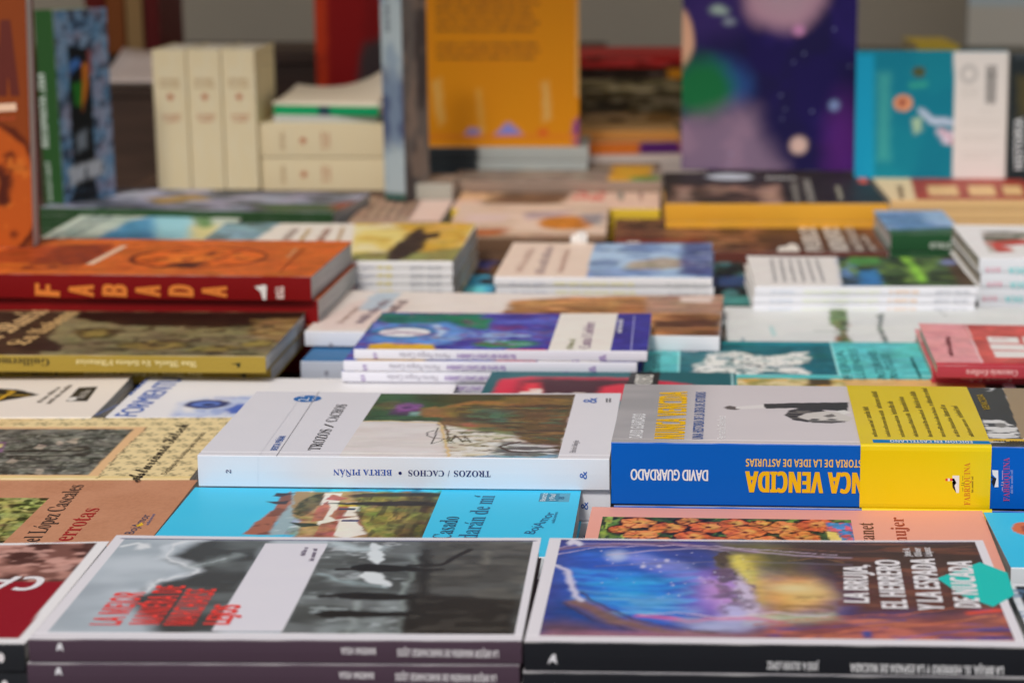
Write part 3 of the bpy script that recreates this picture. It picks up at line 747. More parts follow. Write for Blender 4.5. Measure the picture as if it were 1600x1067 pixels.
    cv.pol(PXB([(1130, 866), (1146, 862), (1153, 872), (1150, 884), (1128, 888), (1122, 876)]), (74, 60, 50), .06, .1, .4)
    cv.pol(PXB([(1150, 872), (1166, 870), (1178, 892), (1182, 918), (1170, 912), (1158, 894)]), (226, 208, 90), .35, .15, .6, .9)
    cv.ell(PXB([(1246, 926)])[0], .9, .5, (255, 232, 170), .5, .1, .5)
    cv.pol([(0.87, 13.63), (1.07, 14.36), (1.58, 13.86), (1.72, 13.45), (1.53, 13.14), (1.28, 13.54), (1.05, 13.23)], (226, 222, 240), .1)
    cv.clip(None); cv.grain(.2, 1.8, .6, PIC2, .3); cv.grain(.1, .4, .25, PIC2, .3, 20)
b.front_cover(paint, 11, [PIC2], GLOSS)
b.spine_part(plain((27, 29, 34)))
TEAL = (22, 178, 168)
W_ = (240, 236, 238)
hexa = [(20.63, 11.09), (21.72, 9.61), (21.60, 6.53), (20.43, 4.95), (19.25, 6.37), (18.36, 8.76)]
b.letters('top', [(hexa, 0, 0, 0, TEAL)], 'hexagon_sticker', h=.012)
b.letters('top', [('LA BRUJA,', (14.97, 5.28), (15.28, 10.53), 1.12, W_, 'heavy'),
                  ('EL HERRERO', (16.63, 4.57), (16.85, 11.26), 1.15, W_, 'heavy'),
                  ('Y LA ESPADA', (18.22, 4.37), (18.54, 11.51), 1.15, W_, 'heavy'),
                  ('DE NUCADA', (19.87, 4.76), (20.25, 11.17), 1.15, W_, 'heavy'),
                  ('José A.', (17.48, 11.86), (17.51, 13.15), .34, W_, 'bold'),
                  ('Oliver', (18.00, 11.88), (18.04, 13.17), .34, W_, 'bold'),
                  ('López', (18.49, 11.90), (18.50, 13.19), .34, W_, 'bold')], h=.03)
b.letters('spine', [('LA BRUJA, EL HERRERO Y LA ESPADA DE NUCADA', (20.21, 0.46), (13.79, 0.53), .38, (225, 226, 228), 'bold'),
                    ('JOSÉ A. OLIVER LÓPEZ', (12.45, 0.54), (10.29, 0.57), .34, (225, 226, 228), 'bold'),
                    ([(1.00, 0.34), (1.06, 0.54), (1.20, 0.77), (1.33, 0.80), (1.36, 0.52), (1.41, 0.34), (1.19, 0.49)], 0, 0, 0, (230, 230, 235))])
b.block(); b.back_cover((30, 32, 37), 0)
b.copies(3, 1.31, .12, ['black spined paperback directly under the copy with the teal hexagon'], 'black spined paperbacks in the front pile', offs=[(-.05, -.1, 0)],
         stem='the black spined pile below the fantasy cover')

# ---- dark red cover with white word, left edge
b = bk('canc', 'paperback_book', 'dark red paperback with carved letters picture and white capitals, cut off at the left edge')
def paint(cv):
    cv.fill((232, 230, 230))
    cv.clip([(1.62, 13.44), (15.78, 13.58), (15.84, 0.69), (0.83, 0.55)])
    cv.fill((132, 14, 32))
    R = [(1.53, 13.65), (15.97, 13.78), (15.72, 8.06), (0.74, 8.28)]
    cv.pol(R, (112, 74, 66), .1)
    cv.spk((168, 122, 110), 1.6, 1.0, .52, .1, 5, .9, R)
    cv.spk((62, 34, 32), 1.3, 1.1, .56, .07, 6, .9, R)
    cv.spk((196, 150, 138), .9, .5, .66, .06, 7, .7, R)
    cv.clip(None)
b.front_cover(paint, 8)
b.spine_part(plain((34, 36, 40)))
b.letters('top', [('CANCIU', (14.85, 8.69), (6.74, 8.99), 1.9, W_, 'bold')])
b.letters('spine', [('CANCIONERU', (14.19, 0.67), (9.82, 0.71), .4, W_, 'bold'), disc((15.33, 0.67), .14, .22, W_)])
b.block(); b.back_cover((34, 36, 40))
b.copies(3, 1.26, .1, ['black spined copy under the dark red paperback at the left edge'], 'dark red paperbacks at the left edge', offs=[(.05, .1, 0)], stem='the dark red pile at the left edge')

# ---- black book at the lower right corner
b = bk('noir', 'paperback_book', 'black covered paperback with a white border poking in at the lower right corner')
def paint(cv):
    cv.fill((225, 228, 232)); cv.pol([(.35, -1), (b.W - .35, -1), (b.W - .35, b.D - .35), (.35, b.D - .35)], (34, 36, 40), .03)
    cv.spk((90, 120, 150), 1.2, .5, .66, .05, 8, .7)
b.front_cover(paint, 7); b.spine_part(plain((34, 36, 40))); b.block(); b.back_cover((34, 36, 40))
b.letters('top', words((1.2, 3), (1.2, 8), .35, (200, 205, 210), 5))
b.copies(3, 1.16, .1, group='black paperbacks at the lower right corner', stem='the black pile at the lower right corner')

# ================================================================== second row
SKYB = (58, 184, 220)
b = bk('blue', 'paperback_book', 'sky blue paperback with a village picture, in front of the thick white book')
VP2 = [(13.67, 13.13), (22.45, 13.34), (22.14, -1.07), (14.18, -1.26)]
LB = [(19.50, 11.34), (21.19, 11.25), (21.14, 9.63), (19.48, 9.71)]
LB2 = [(20.58, 11.24), (21.19, 11.25), (21.14, 9.63), (20.58, 9.61)]
def paint(cv):
    cv.fill(SKYB)
    cv.spk((80, 200, 232), 6, 4, .5, .3, 2, .5)
    A = [(5.49, 11.52), (13.87, 11.46), (14.20, -0.24), (7.29, -0.40), (4.94, 3.84), (5.08, 7.31), (5.54, 8.52)]
    cv.pol([(4.53, 3.39), (4.76, 5.54), (5.27, 7.79), (5.11, 10.37), (5.54, 11.26), (6.24, 8.54), (5.85, 5.57), (6.06, 3.31)], (150, 92, 72), .1, .12, .5)
    cv.spk((96, 58, 50), .7, .7, .55, .06, 3, .7, [(4.53, 3.39), (4.76, 5.54), (5.27, 7.79), (5.11, 10.37), (5.54, 11.26), (6.24, 8.54), (5.85, 5.57), (6.06, 3.31)])
    cv.pol([(5.82, 3.31), (5.78, 6.61), (5.98, 9.14), (6.01, 11.27), (6.77, 11.42), (7.16, 7.36), (7.56, 3.35)], (138, 160, 166), .15, .15, .6)
    cv.spk((184, 196, 196), 1.2, .8, .55, .08, 4, .8, [(5.82, 3.31), (5.78, 6.61), (5.98, 9.14), (6.01, 11.27), (6.77, 11.42), (7.16, 7.36), (7.56, 3.35)])
    cv.pol([(5.72, 11.27), (12.16, 11.42), (13.37, -0.05), (7.57, -0.19), (7.14, 5.60), (6.29, 7.34)], (150, 124, 86), .15, .2, .6)
    cv.pol([(6.43, 9.40), (7.06, 10.79), (7.48, 11.05), (7.64, 8.57), (7.33, 7.36), (6.94, 6.64), (6.35, 7.22)], (92, 88, 60), .1, .25, .5)
    cv.spk((52, 56, 40), .5, .7, .52, .06, 6, .85, [(6.43, 9.40), (7.06, 10.79), (7.48, 11.05), (7.64, 8.57), (7.33, 7.36), (6.94, 6.64), (6.35, 7.22)])
    # whitewashed houses and roofs
    for p in ([(7.48, 11.05), (8.45, 11.08), (8.61, 8.59), (7.64, 8.57)], [(7.68, 8.33), (8.30, 9.20), (9.06, 7.40), (8.97, 4.84), (8.09, 5.05)], [(8.78, 5.99), (10.03, 6.72), (10.56, 5.11), (11.02, 3.65), (9.98, 2.85), (9.06, 3.38)],
              [(8.93, 9.21), (9.66, 9.48), (10.10, 6.72), (9.21, 6.70)]):
        cv.pol(p, (226, 220, 206), .04)
    for p in ([(7.95, 10.81), (8.97, 10.08), (8.52, 9.57), (7.70, 9.80)], [(7.53, 7.96), (7.88, 9.56), (8.24, 8.34), (8.27, 5.97), (7.68, 5.61)], [(8.68, 8.60), (9.21, 8.61), (9.21, 6.70), (8.95, 5.99), (8.49, 6.68)],
              [(8.22, 5.28), (9.12, 5.99), (9.32, 2.84), (8.28, 3.03)], [(9.97, 6.01), (10.58, 6.49), (11.30, 3.99), (10.77, 4.21)]):
        cv.pol(p, (156, 96, 78), .05, .05, .4)
    for p in [(9.06, 8.00), (9.41, 8.01), (9.51, 5.89), (9.92, 5.90)]:
        cv.pol([(p[0] - .28, p[1] - .15), (p[0] + .28, p[1] - .15), (p[0] + .28, p[1] + .2), (p[0] - .28, p[1] + .2)], (50, 58, 92), .03)
    cv.line([(8.87, 8.72), (9.57, 8.74)], .5, (196, 168, 60), .05)
    G = [(9.41, 11.10), (13.97, 11.21), (14.34, -0.03), (11.31, -0.10), (11.05, 3.43), (9.78, 7.42)]
    cv.pol(G, (122, 116, 56), .2, .3, .6)
    cv.spk((160, 150, 76), .5, 1.4, .55, .08, 11, .8, G)
    cv.spk((64, 60, 36), .35, 1.6, .55, .06, 12, .8, G)
    cv.pol([(11.80, 11.41), (13.96, 11.33), (14.47, -0.02), (12.73, -0.06)], (62, 52, 38), .8, .4, .8, .8)
    cv.spk((110, 100, 50), .4, 1.5, .62, .06, 14, .7, [(11.80, 11.41), (13.96, 11.33), (14.47, -0.02), (12.73, -0.06)])
    cv.pol([(7.72, 9.06), (9.61, 9.35), (12.39, 9.67), (13.97, 9.46), (14.06, 8.72), (11.13, 8.65), (8.99, 8.85)], (38, 34, 30), .12, .1, .6)
    cv.line([(9.42, 10.59), (11.87, 10.90), (13.88, 10.82)], .7, (52, 46, 34), .2, .15, .7)
    cv.pol([(4.49, 9.35), (5.37, 9.38), (5.75, 9.63), (5.77, 8.77), (5.21, 8.76)], (52, 44, 50), .08, .08, .4)
    cv.pol([(4.70, 10.99), (5.84, 11.01), (5.20, 10.24), (4.75, 10.36)], (50, 44, 52), .08, .08, .4)
    cv.pol([(6.53, 5.58), (7.93, 5.39), (8.26, 5.05), (7.31, 4.69)], (42, 52, 44), .08, .1, .4)
    cv.line([(10.98, 0.73), (11.89, 3.45), (13.03, 7.50)], .3, (150, 140, 80), .2, .3, .6, .5)
    cv.grain(.4, .5, .5, [(5.89, 12.30), (13.82, 12.49), (14.18, -1.26), (7.49, -1.42)], .5)
    cv.panel(VP2, SKYB); cv.panel(LB, (50, 116, 142)); cv.panel(LB2, (78, 144, 168))
b.front_cover(paint, 10, [VP2, LB, LB2]); b.spine_part(plain((215, 220, 224)))
NB = (24, 84, 120)
b.letters('top', [('Xicu Casado', (15.37, -0.00), (15.47, 6.73), .95, (26, 60, 90), 'serif'), ("Qu'alcordarán de mí", (16.60, -2.70), (17.02, 10.77), 1.0, NB, 'serif'),
                  ('BojAmor', (19.68, 3.75), (20.57, 7.56), .55, (26, 60, 110), 'sans'), ('ediciones', (20.62, 5.69), (20.70, 7.68), .2, NB, 'sans'),
                  ('Beatriz', (19.86, 9.72), (19.90, 11.22), .3, (190, 206, 214), 'bold'), ('y Paul', (20.31, 9.85), (20.37, 11.10), .3, (190, 206, 214), 'bold'), ('8', (20.86, 10.11), (20.87, 10.61), .3, NB, 'bold')])
b.block(); b.back_cover(SKYB)
b.copies(1, 1.81, .1, ['second sky blue copy beneath the village cover'], stem='the sky blue pile')

b = bk('pink', 'paperback_book', 'salmon pink paperback with a strip of orange flowers in front of the thick blue book')
FL = [(0.81, 8.84), (14.05, 8.85), (14.01, -0.57), (0.58, -0.20)]
def paint(cv):
    cv.fill((238, 166, 148))
    cv.panel(FL)
    cv.fill((52, 72, 40))
    cv.spk((96, 128, 52), .5, .6, .55, .06, 1, .9); cv.spk((24, 30, 22), .5, .5, .6, .05, 2, .9)
    cv.spk((150, 170, 70), .2, 1.4, .66, .05, 3, .8, [(0.63, 9.07), (2.20, 8.78), (2.33, -0.12), (0.74, -0.19)])
    rnd = random.Random(4)
    for x, y, r in ((1000, 818, 1.1), (972, 829, .7), (1048, 826, 1.15), (1078, 816, .8), (1108, 826, 1.2), (1148, 821, 1.0), (1190, 823, .9), (1165, 835, 1.3), (1226, 829, 1.25),
                    (1275, 824, 1.2), (1005, 838, 1.0), (1085, 842, 1.2), (1250, 845, 1.2), (1130, 852, 1.2), (1040, 850, 1.0), (1200, 850, 1.0)):
        c = PXP(x, y)
        r *= .86
        cv.ell(c, r * 1.1, r * 1.1, (44, 24, 14), .06, .35, .6)
        cv.ell(c, r, r, rnd.choice([(206, 112, 56), (214, 128, 70), (190, 96, 50), (204, 124, 60)]), .06, .35, .6)
        for a in range(6):
            an = a * 1.047 + rnd.random()
            cv.line([c, (c[0] + r * .95 * math.cos(an), c[1] + r * .95 * math.sin(an))], .12, (122, 46, 24), .04, .15, .4, .9)
        cv.ell((c[0] + .15, c[1] + .1), r * .4, r * .4, (240, 176, 90), .25, .2, .4, .8)
        cv.ell(c, r * .16, r * .16, (90, 30, 16), .06)
    cv.pol([(12.66, 8.32), (14.09, 8.27), (14.12, 1.43), (13.11, 3.46), (12.89, 5.84)], (60, 116, 168), .05, .1, .4)
    cv.spk((196, 80, 90), .3, .5, .6, .05, 8, .9, [(12.66, 8.32), (14.09, 8.27), (14.12, 1.43), (13.11, 3.46), (12.89, 5.84)])
    cv.pol([(12.59, 6.72), (13.19, 6.52), (13.49, 4.55), (12.69, 5.06)], (214, 190, 100), .05, .1, .4)
    cv.clip(None); cv.grain(.4, .35, .35, FL, .4)
_f = None
def PXP(x, y):        # flower centres: picture strip laid out left to right, back to front
    s0, t1 = (0.81, 8.84)
    s1, t1b = (14.03, 8.39)
    f = (x - 945) / 385.0
    return (s0 + (s1 - s0) * f, t1 - (y - 807 - 9 * f) / 9.3)
b.front_cover(paint, 10, [FL]); b.spine_part(plain((228, 150, 132)))
b.letters('top', [('Nel Montanet', (14.82, -1.03), (15.18, 8.32), .8, (90, 48, 44), 'serif'), ('Una mujer', (16.63, 0.54), (16.86, 9.33), .75, (146, 50, 44), 'serif')])
b.block(); b.back_cover((228, 150, 132))
b.copies(1, 1.69, .1, ['second salmon pink copy beneath the flower cover'], stem='the salmon pile')

b = bk('derr', 'paperback_book', 'brown paperback with a green photograph and the red word Derrotas at the left')
def paint(cv):
    cv.fill((176, 124, 94))
    cv.spk((160, 108, 80), .12, .12, .55, .1, 3, .5); cv.spk((190, 138, 108), 3, 3, .5, .2, 4, .4)
    R = [(4.48, 9.33), (16.23, 9.46), (16.65, -1.00), (4.26, -1.14)]
    cv.panel(R)
    cv.fill((86, 90, 44)); cv.spk((134, 138, 76), .6, .6, .52, .08, 5, .9); cv.spk((40, 46, 24), .7, .6, .55, .07, 6, .9); cv.spk((160, 160, 100), .35, .4, .62, .05, 7, .8)
    cv.line([(12.88, 8.28), (14.07, 8.54), (15.02, 6.56), (15.36, 3.92), (15.15, 2.41)], .35, (150, 152, 86), .1, .1, .5)
    cv.clip(None); cv.grain(.5, .6, .6, R, .3)
b.front_cover(paint, 10, [[(4.48, 9.33), (16.23, 9.46), (16.65, -1.00), (4.26, -1.14)]]); b.spine_part(plain((170, 116, 88)))
b.letters('top', [('Manuel López Cascales', (18.44, -2.46), (17.73, 11.98), .95, (52, 40, 36), 'serif'), ('Derrotas', (19.94, -0.10), (19.91, 7.35), 1.05, (150, 26, 28), 'serif'),
                  ('BojAmor', (22.95, 2.62), (23.05, 6.16), .5, (60, 66, 90), 'sans'), ('ediciones', (23.38, 4.25), (23.27, 6.28), .2, (50, 90, 140), 'sans'),
                  ([(22.71, 4.24), (22.91, 4.71), (23.10, 4.24), (22.84, 3.89)], 0, 0, 0, (226, 180, 40))])
b.block(); b.back_cover((170, 116, 88))
b.copies(1, 1.3, .05, ['second brown copy beneath the Derrotas cover'], stem='the brown pile')

b = bk('blu2', 'paperback_book', 'sky blue paperback with an orange disc at the right edge below the yellow band')
def paint(cv):
    cv.fill(SKYB); cv.spk((84, 202, 232), 6, 4, .5, .3, 2, .5)
    cv.ell((1.88, 6.34), .8, 1.2, (196, 106, 62), .06, .1, .5)
    cv.ell((2.01, 6.35), .45, .7, (150, 70, 44), .1, .1, .5)
b.front_cover(paint, 8); b.spine_part(plain((225, 232, 236))); b.block(); b.back_cover(SKYB)
b.copies(1, 1.9, .05, ['second sky blue copy beneath the orange disc cover'], stem='the blue pile with the orange disc')

# ================================================================== third row, in focus
b = bk('trozos', 'paperback_book', 'thick white paperback with a green and brown painting and blue oval sticker, in the centre')
b.lift = (.03, .10); b.hinge = .022
TR = [(7.82, 14.88), (20.19, 14.97), (20.30, -0.10), (8.11, -0.12)]
def paint(cv):
    cv.fill((216, 214, 219))
    cv.panel(TR)
    cv.fill((216, 208, 204))
    cv.spk((200, 190, 186), 4, .8, .5, .2, 1, .6); cv.spk((226, 220, 216), 2, .5, .55, .15, 2, .6)
    DK = [(7.74, 15.39), (20.24, 15.49), (20.32, -0.37), (17.72, -0.46), (14.66, 5.95), (12.64, 7.24), (12.46, 8.01), (7.93, 8.00)]
    cv.pol(DK, (86, 68, 44), .15, .2, .7)
    cv.pol([(7.74, 15.39), (12.11, 15.55), (13.33, 12.20), (12.67, 8.17), (7.93, 8.00)], (52, 84, 46), .3, .35, 1)
    cv.pol([(9.68, 15.46), (15.76, 15.68), (16.36, 13.64), (13.33, 12.20), (10.87, 12.78)], (54, 62, 36), .6, .5, 1.2, .9)
    cv.spk((40, 64, 34), 2.2, .7, .55, .1, 3, .7, [(7.74, 15.39), (12.11, 15.55), (12.67, 8.17), (7.93, 8.00)])
    cv.ell((9.10, 11.88), .9, 1.0, (92, 84, 46), .5, .3, .7, .8)
    cv.pol([(9.27, 10.74), (10.18, 12.09), (11.23, 10.81), (10.58, 9.35), (9.24, 9.46)], (66, 38, 66), .3, .2, .6)
    cv.ell((10.19, 11.43), .75, 1.0, (126, 70, 134), .4, .25, .4)
    cv.ell((10.14, 11.26), .3, .35, (88, 46, 96), .2, .1, .4)
    cv.ell((10.89, 9.84), .45, .55, (116, 150, 138), .25, .2, .4)
    cv.pol([(10.95, 10.80), (11.80, 11.81), (12.71, 10.87), (13.53, 9.29), (12.57, 8.95), (11.37, 9.22)], (136, 100, 56), .3, .3, .6)
    cv.pol([(12.32, 10.85), (13.65, 12.87), (16.00, 13.29), (16.52, 11.98), (14.42, 9.64), (13.11, 9.28)], (128, 106, 50), .5, .35, .8)
    cv.line([(12.65, 11.35), (14.07, 12.72), (16.06, 12.62), (17.70, 12.02)], .5, (160, 108, 60), .4, .3, .8, .8)
    cv.pol([(14.43, 11.25), (16.62, 11.00), (17.46, 8.65), (16.98, 7.24), (15.40, 7.80), (14.46, 9.33)], (70, 104, 84), .6, .4, .8)
    cv.pol([(12.69, 8.01), (16.98, 7.24), (17.43, 4.86), (14.17, 5.34), (13.27, 5.60)], (118, 92, 56), .4, .35, .8)
    cv.pol([(13.99, 7.44), (14.64, 7.77), (15.21, 5.38), (14.39, 5.35)], (160, 96, 70), .35, .25, .6, .9)
    cv.pol([(16.52, 11.98), (20.13, 14.11), (20.27, 7.97), (18.09, 3.44), (17.27, 6.65)], (104, 80, 50), .9, .6, 1.2, .7)
    cv.spk((126, 98, 52), 2.6, .8, .58, .1, 4, .7, [(15.90, 14.30), (20.15, 14.45), (20.29, 3.51), (17.35, 3.41)], e=.4)
    cv.spk((58, 50, 38), 2.4, .6, .58, .08, 5, .8, [(12.18, 15.03), (20.11, 14.96), (20.39, 0.17), (17.49, 2.00), (13.87, 7.75)], e=.4)
    cv.spk((74, 100, 74), 1.8, .6, .64, .06, 16, .7, [(13.29, 12.53), (20.02, 12.76), (19.92, 3.50), (14.81, 6.26)], e=.4)
    LW = [(12.81, 7.10), (14.66, 5.95), (17.21, 4.86), (18.58, 2.04), (19.82, 0.15), (14.10, -0.05)]
    cv.pol(LW, (198, 190, 170), .4, .4, .6)
    cv.spk((122, 126, 82), 1.2, .6, .55, .07, 6, .85, [(13.00, 7.10), (17.10, 6.04), (17.57, 3.42), (13.86, 3.29)], e=.3)
    cv.spk((226, 222, 214), .9, .5, .54, .08, 7, .9, LW, e=.3); cv.spk((128, 112, 86), .7, .35, .62, .06, 8, .7, LW, e=.3)
    cv.spk((84, 76, 66), .45, .28, .69, .04, 9, .7, LW, e=.3)
    cv.pol([(16.98, 3.40), (19.11, 2.62), (20.16, 1.26), (20.28, -0.37), (17.70, -0.19), (16.51, 0.86)], (96, 100, 98), .5, .4, .8)
    cv.spk((210, 212, 210), 1.4, .3, .6, .06, 10, .8, [(15.88, 3.36), (19.99, 2.65), (20.17, 0.17), (15.86, 0.29)], e=.3)
    cv.line([(14.92, -0.29), (16.57, 0.31), (18.77, -0.15), (20.08, 0.43)], .45, (104, 152, 178), .3, .2, .7, .9)
    cv.line([(8.07, 7.85), (9.61, 8.06), (10.80, 7.79), (12.58, 7.70), (12.81, 7.10), (13.53, 3.28), (14.14, 0.23)], .16, (206, 178, 124), .08, .1, .5)
    for sg in ([(12.23, 4.97), (12.14, 5.86), (12.50, 6.03), (12.66, 6.48), (12.75, 4.99), (12.80, 2.96), (13.20, 4.13)], [(12.80, 2.96), (13.42, 3.85), (13.38, 4.72)]):
        pass
    cv.line([(12.66, 6.48), (12.75, 4.70), (12.78, 2.82)], .09, (44, 42, 36), .03)
    cv.line([(12.55, 5.88), (12.20, 5.42), (12.27, 4.68), (12.75, 4.11), (13.44, 3.99)], .09, (54, 50, 44), .03)
    cv.line([(12.78, 2.82), (13.27, 3.55), (13.36, 3.99)], .07, (60, 56, 48), .03)
    cv.line([(13.42, 5.31), (13.90, 3.29), (13.94, 4.74), (14.48, 3.31), (14.57, 4.47), (14.93, 3.33)], .1, (66, 58, 44), .04, .15, .4)
    cv.line([(17.79, 3.43), (17.21, 2.98), (16.72, 2.39), (17.36, 1.44), (18.48, 1.06)], .2, (64, 46, 38), .06, .1, .5)
    cv.line([(12.85, 7.40), (13.38, 5.61), (13.68, 3.28)], .12, (96, 80, 50), .05, .1, .4)
    cv.clip(None); cv.grain(.22, 1.4, .5, TR, .5); cv.grain(.16, .3, .2, TR, .3, 20)
b.front_cover(paint, 12, [TR], GLOSS)
b.spine_part(plain((214, 215, 221)))
NAVY, BLU = (26, 28, 84), (32, 84, 160)
b.letters('top', [('TROZOS', (6.64, 1.20), (6.51, 5.89), .68, (24, 22, 26), 'serif'), ('/', (6.49, 6.27), (6.46, 7.18), .62, (40, 38, 40), 'sans'),
                  ('CACHOS', (6.42, 7.64), (6.35, 11.95), .66, (30, 28, 32), 'serif'),
                  ('BERTA PIÑÁN', (4.25, 1.11), (4.12, 4.25), .40, (40, 82, 150), 'bold'),
                  rule((4.47, -0.12), (3.96, 15.43), .03, (84, 84, 90)), rule((3.47, -0.01), (3.13, 12.34), .018, (176, 176, 182)),
                  disc((3.59, 13.36), .86, .86, (28, 94, 158)),
                  ('Edición bilingüe', (21.15, 1.16), (21.17, 3.83), .34, (120, 118, 122), 'sans'),
                  rule((22.32, 12.85), (22.28, 13.85), .12, (90, 90, 96)), rule((22.51, 12.85), (22.48, 13.86), .12, (90, 90, 96)),
                  ('&', (21.69, 12.66), (21.66, 14.00), .85, BLU, 'serif')])
b.letters('top', [('2.ª', (3.74, 12.69), (3.68, 14.04), .62, (235, 240, 245), 'sans'), ('edición', (4.14, 12.70), (4.08, 14.06), .22, (225, 232, 240), 'sans')], 'sticker_lettering', h=.03)
b.letters('spine', [('TROZOS', (16.47, 1.08), (14.42, 1.09), .345, NAVY, 'serif'), ('/', (14.19, 1.08), (14.07, 1.08), .345, NAVY, 'sans'),
                    ('CACHOS', (13.87, 1.08), (11.86, 1.09), .335, NAVY, 'serif'), disc((11.40, 0.91), .095, .095, NAVY, 16),
                    ('BERTA PIÑÁN', (10.94, 1.10), (7.64, 1.10), .335, (34, 70, 150), 'serif'),
                    ('2', (1.87, 0.81), (1.88, 1.01), .28, NAVY, 'serif'), ('&', (21.86, 0.66), (21.87, 1.12), .40, BLU, 'serif'),
                    rule((3.36, 0.14), (3.42, 1.77), .016, (196, 198, 206))])
b.block(); b.back_cover((214, 215, 221))
b.copies(2, 1.84, .1, ['second thick white paperback directly under the one with the green painting'], 'thick white paperbacks in the central pile',
         offs=[(.05, .3, 0)], stem='the thick white central pile')

# ---- thick blue book with yellow paper band
b = bk('venc', 'paperback_book', 'thick blue spined paperback with grey cover, yellow letters and a yellow paper band')
b.hinge = .022
def paint(cv):
    cv.fill((202, 194, 194))
    cv.put((150, 147, 147), 1 - smooth(b.W * .07, b.W * .24, cv.S))
    cv.spk((196, 188, 188), 5, 3, .5, .2, 1, .3)
    cv.line([(0, .35), (b.W, .35)], .05, (170, 165, 165), .03)
    # raised arm, head and dark jersey
    cv.pol([(6.09, 8.15), (6.42, 8.63), (6.80, 8.34), (7.17, 8.51), (7.17, 7.89), (6.72, 7.56), (6.28, 7.69)], (92, 82, 76), .06, .06, .3)
    cv.pol([(6.80, 8.41), (8.45, 8.96), (8.51, 8.10), (7.17, 7.81), (6.80, 7.87)], (228, 222, 218), .04)
    cv.pol([(8.41, 9.12), (10.18, 9.44), (13.39, 9.75), (13.28, 7.56), (11.81, 7.80), (10.15, 8.18), (8.51, 7.95)], (46, 44, 36), .04, .05, .4)
    cv.pol([(9.59, 6.47), (9.84, 7.55), (10.52, 8.20), (11.63, 7.94), (12.34, 7.21), (12.14, 5.99), (10.86, 4.89), (10.07, 5.30)], (44, 40, 36), .06, .08, .4)
    cv.spk((110, 104, 96), .9, .25, .6, .06, 3, .8, [(9.67, 6.48), (9.99, 7.56), (10.96, 7.76), (11.59, 6.87), (10.87, 5.34), (10.08, 5.60)])
    cv.pol([(10.32, 6.20), (10.93, 6.99), (11.98, 7.50), (12.78, 7.23), (13.52, 5.90), (13.15, 5.15), (12.24, 4.96), (11.08, 4.90)], (196, 190, 182), .07, .08, .4)
    cv.pol([(10.87, 5.19), (11.89, 5.38), (13.16, 5.29), (12.22, 4.66), (11.14, 4.76)], (70, 64, 58), .08, .05, .4, .9)
    cv.ell((11.28, 5.50), .28, .2, (50, 46, 42), .06, .05, .2); cv.ell((12.26, 5.55), .3, .16, (60, 54, 50), .06, .05, .2)
    cv.pol([(11.79, 6.42), (12.32, 6.90), (12.52, 6.31), (12.06, 5.99)], (110, 104, 98), .06, .06, .2)
    cv.pol([(12.46, 7.52), (13.11, 7.86), (13.45, 7.26), (13.05, 6.78)], (232, 228, 222), .05, .06, .3)
    cv.line([(10.66, 5.47), (11.87, 4.79), (12.96, 4.99)], .12, (40, 36, 34), .05, .05)
    # right of the band: crowd photo, tan border
    cv.pol([(20.42, 14.18), (22.95, 13.96), (22.50, -0.03), (20.58, 0.02)], (52, 48, 40), .02)
    R = [(20.42, 14.18), (22.95, 13.96), (22.50, -0.03), (20.58, 0.02)]
    cv.spk((196, 196, 196), 1.6, .9, .6, .05, 5, .9, [(20.61, 14.19), (22.58, 14.11), (21.91, 12.08), (20.73, 11.70)])
    cv.pol([(20.79, 5.95), (21.90, 5.85), (22.57, 4.13), (22.41, 1.87), (20.65, 1.79)], (208, 206, 202), .1, .2, .5)
    cv.spk((44, 40, 36), 1.2, .5, .58, .05, 6, .95, [(20.79, 5.95), (21.90, 5.85), (22.57, 4.13), (22.41, 1.87), (20.65, 1.79)])
    cv.ell((21.71, 4.67), .35, .55, (120, 116, 110), .1, .1, .3)
    cv.pol([(20.68, 1.72), (23.29, 1.64), (23.28, 1.09), (20.65, 1.17)], (228, 184, 40), .02)
    cv.spk((200, 198, 194), 1.6, .5, .56, .05, 8, .9, [(20.64, 1.10), (23.21, 1.08), (23.24, -0.13), (20.62, 0.02)])
    cv.pol([(22.99, 14.30), (28.93, 14.24), (27.84, -0.05), (23.46, 1.64), (22.48, 1.87)], (150, 128, 96), .02)
b.front_cover(paint, 11, mat=GLOSS)
VB = (0, 84, 172)
b.spine_part(plain(VB), mat=SATIN)
YEL, TAN = (250, 196, 8), (226, 186, 92)
b.letters('top', [('DAVID GUARDADO', (1.66, 0.86), (1.61, 6.34), .74, (250, 250, 252), 'bold'),
                  ('NUNCA', (3.96, 0.83), (3.94, 5.34), 1.65, YEL, 'heavy'), ('VENCIDA', (3.94, 5.91), (3.87, 11.90), 1.65, YEL, 'heavy'),
                  ('UNA HISTORIA DE LA IDEA DE ASTURIAS', (5.00, 0.81), (4.98, 11.90), .6, (62, 86, 140), 'bold'),
                  ('Fernando Sánchez', (6.23, 0.87), (6.21, 6.01), .46, (250, 248, 248), 'bold'),
                  ('VENCIDA', (21.57, 8.25), (21.57, 12.06), .42, (150, 124, 30), 'bold')]
          + words((22.88, 1.21), (20.88, 1.32), .3, (90, 70, 30), 2))
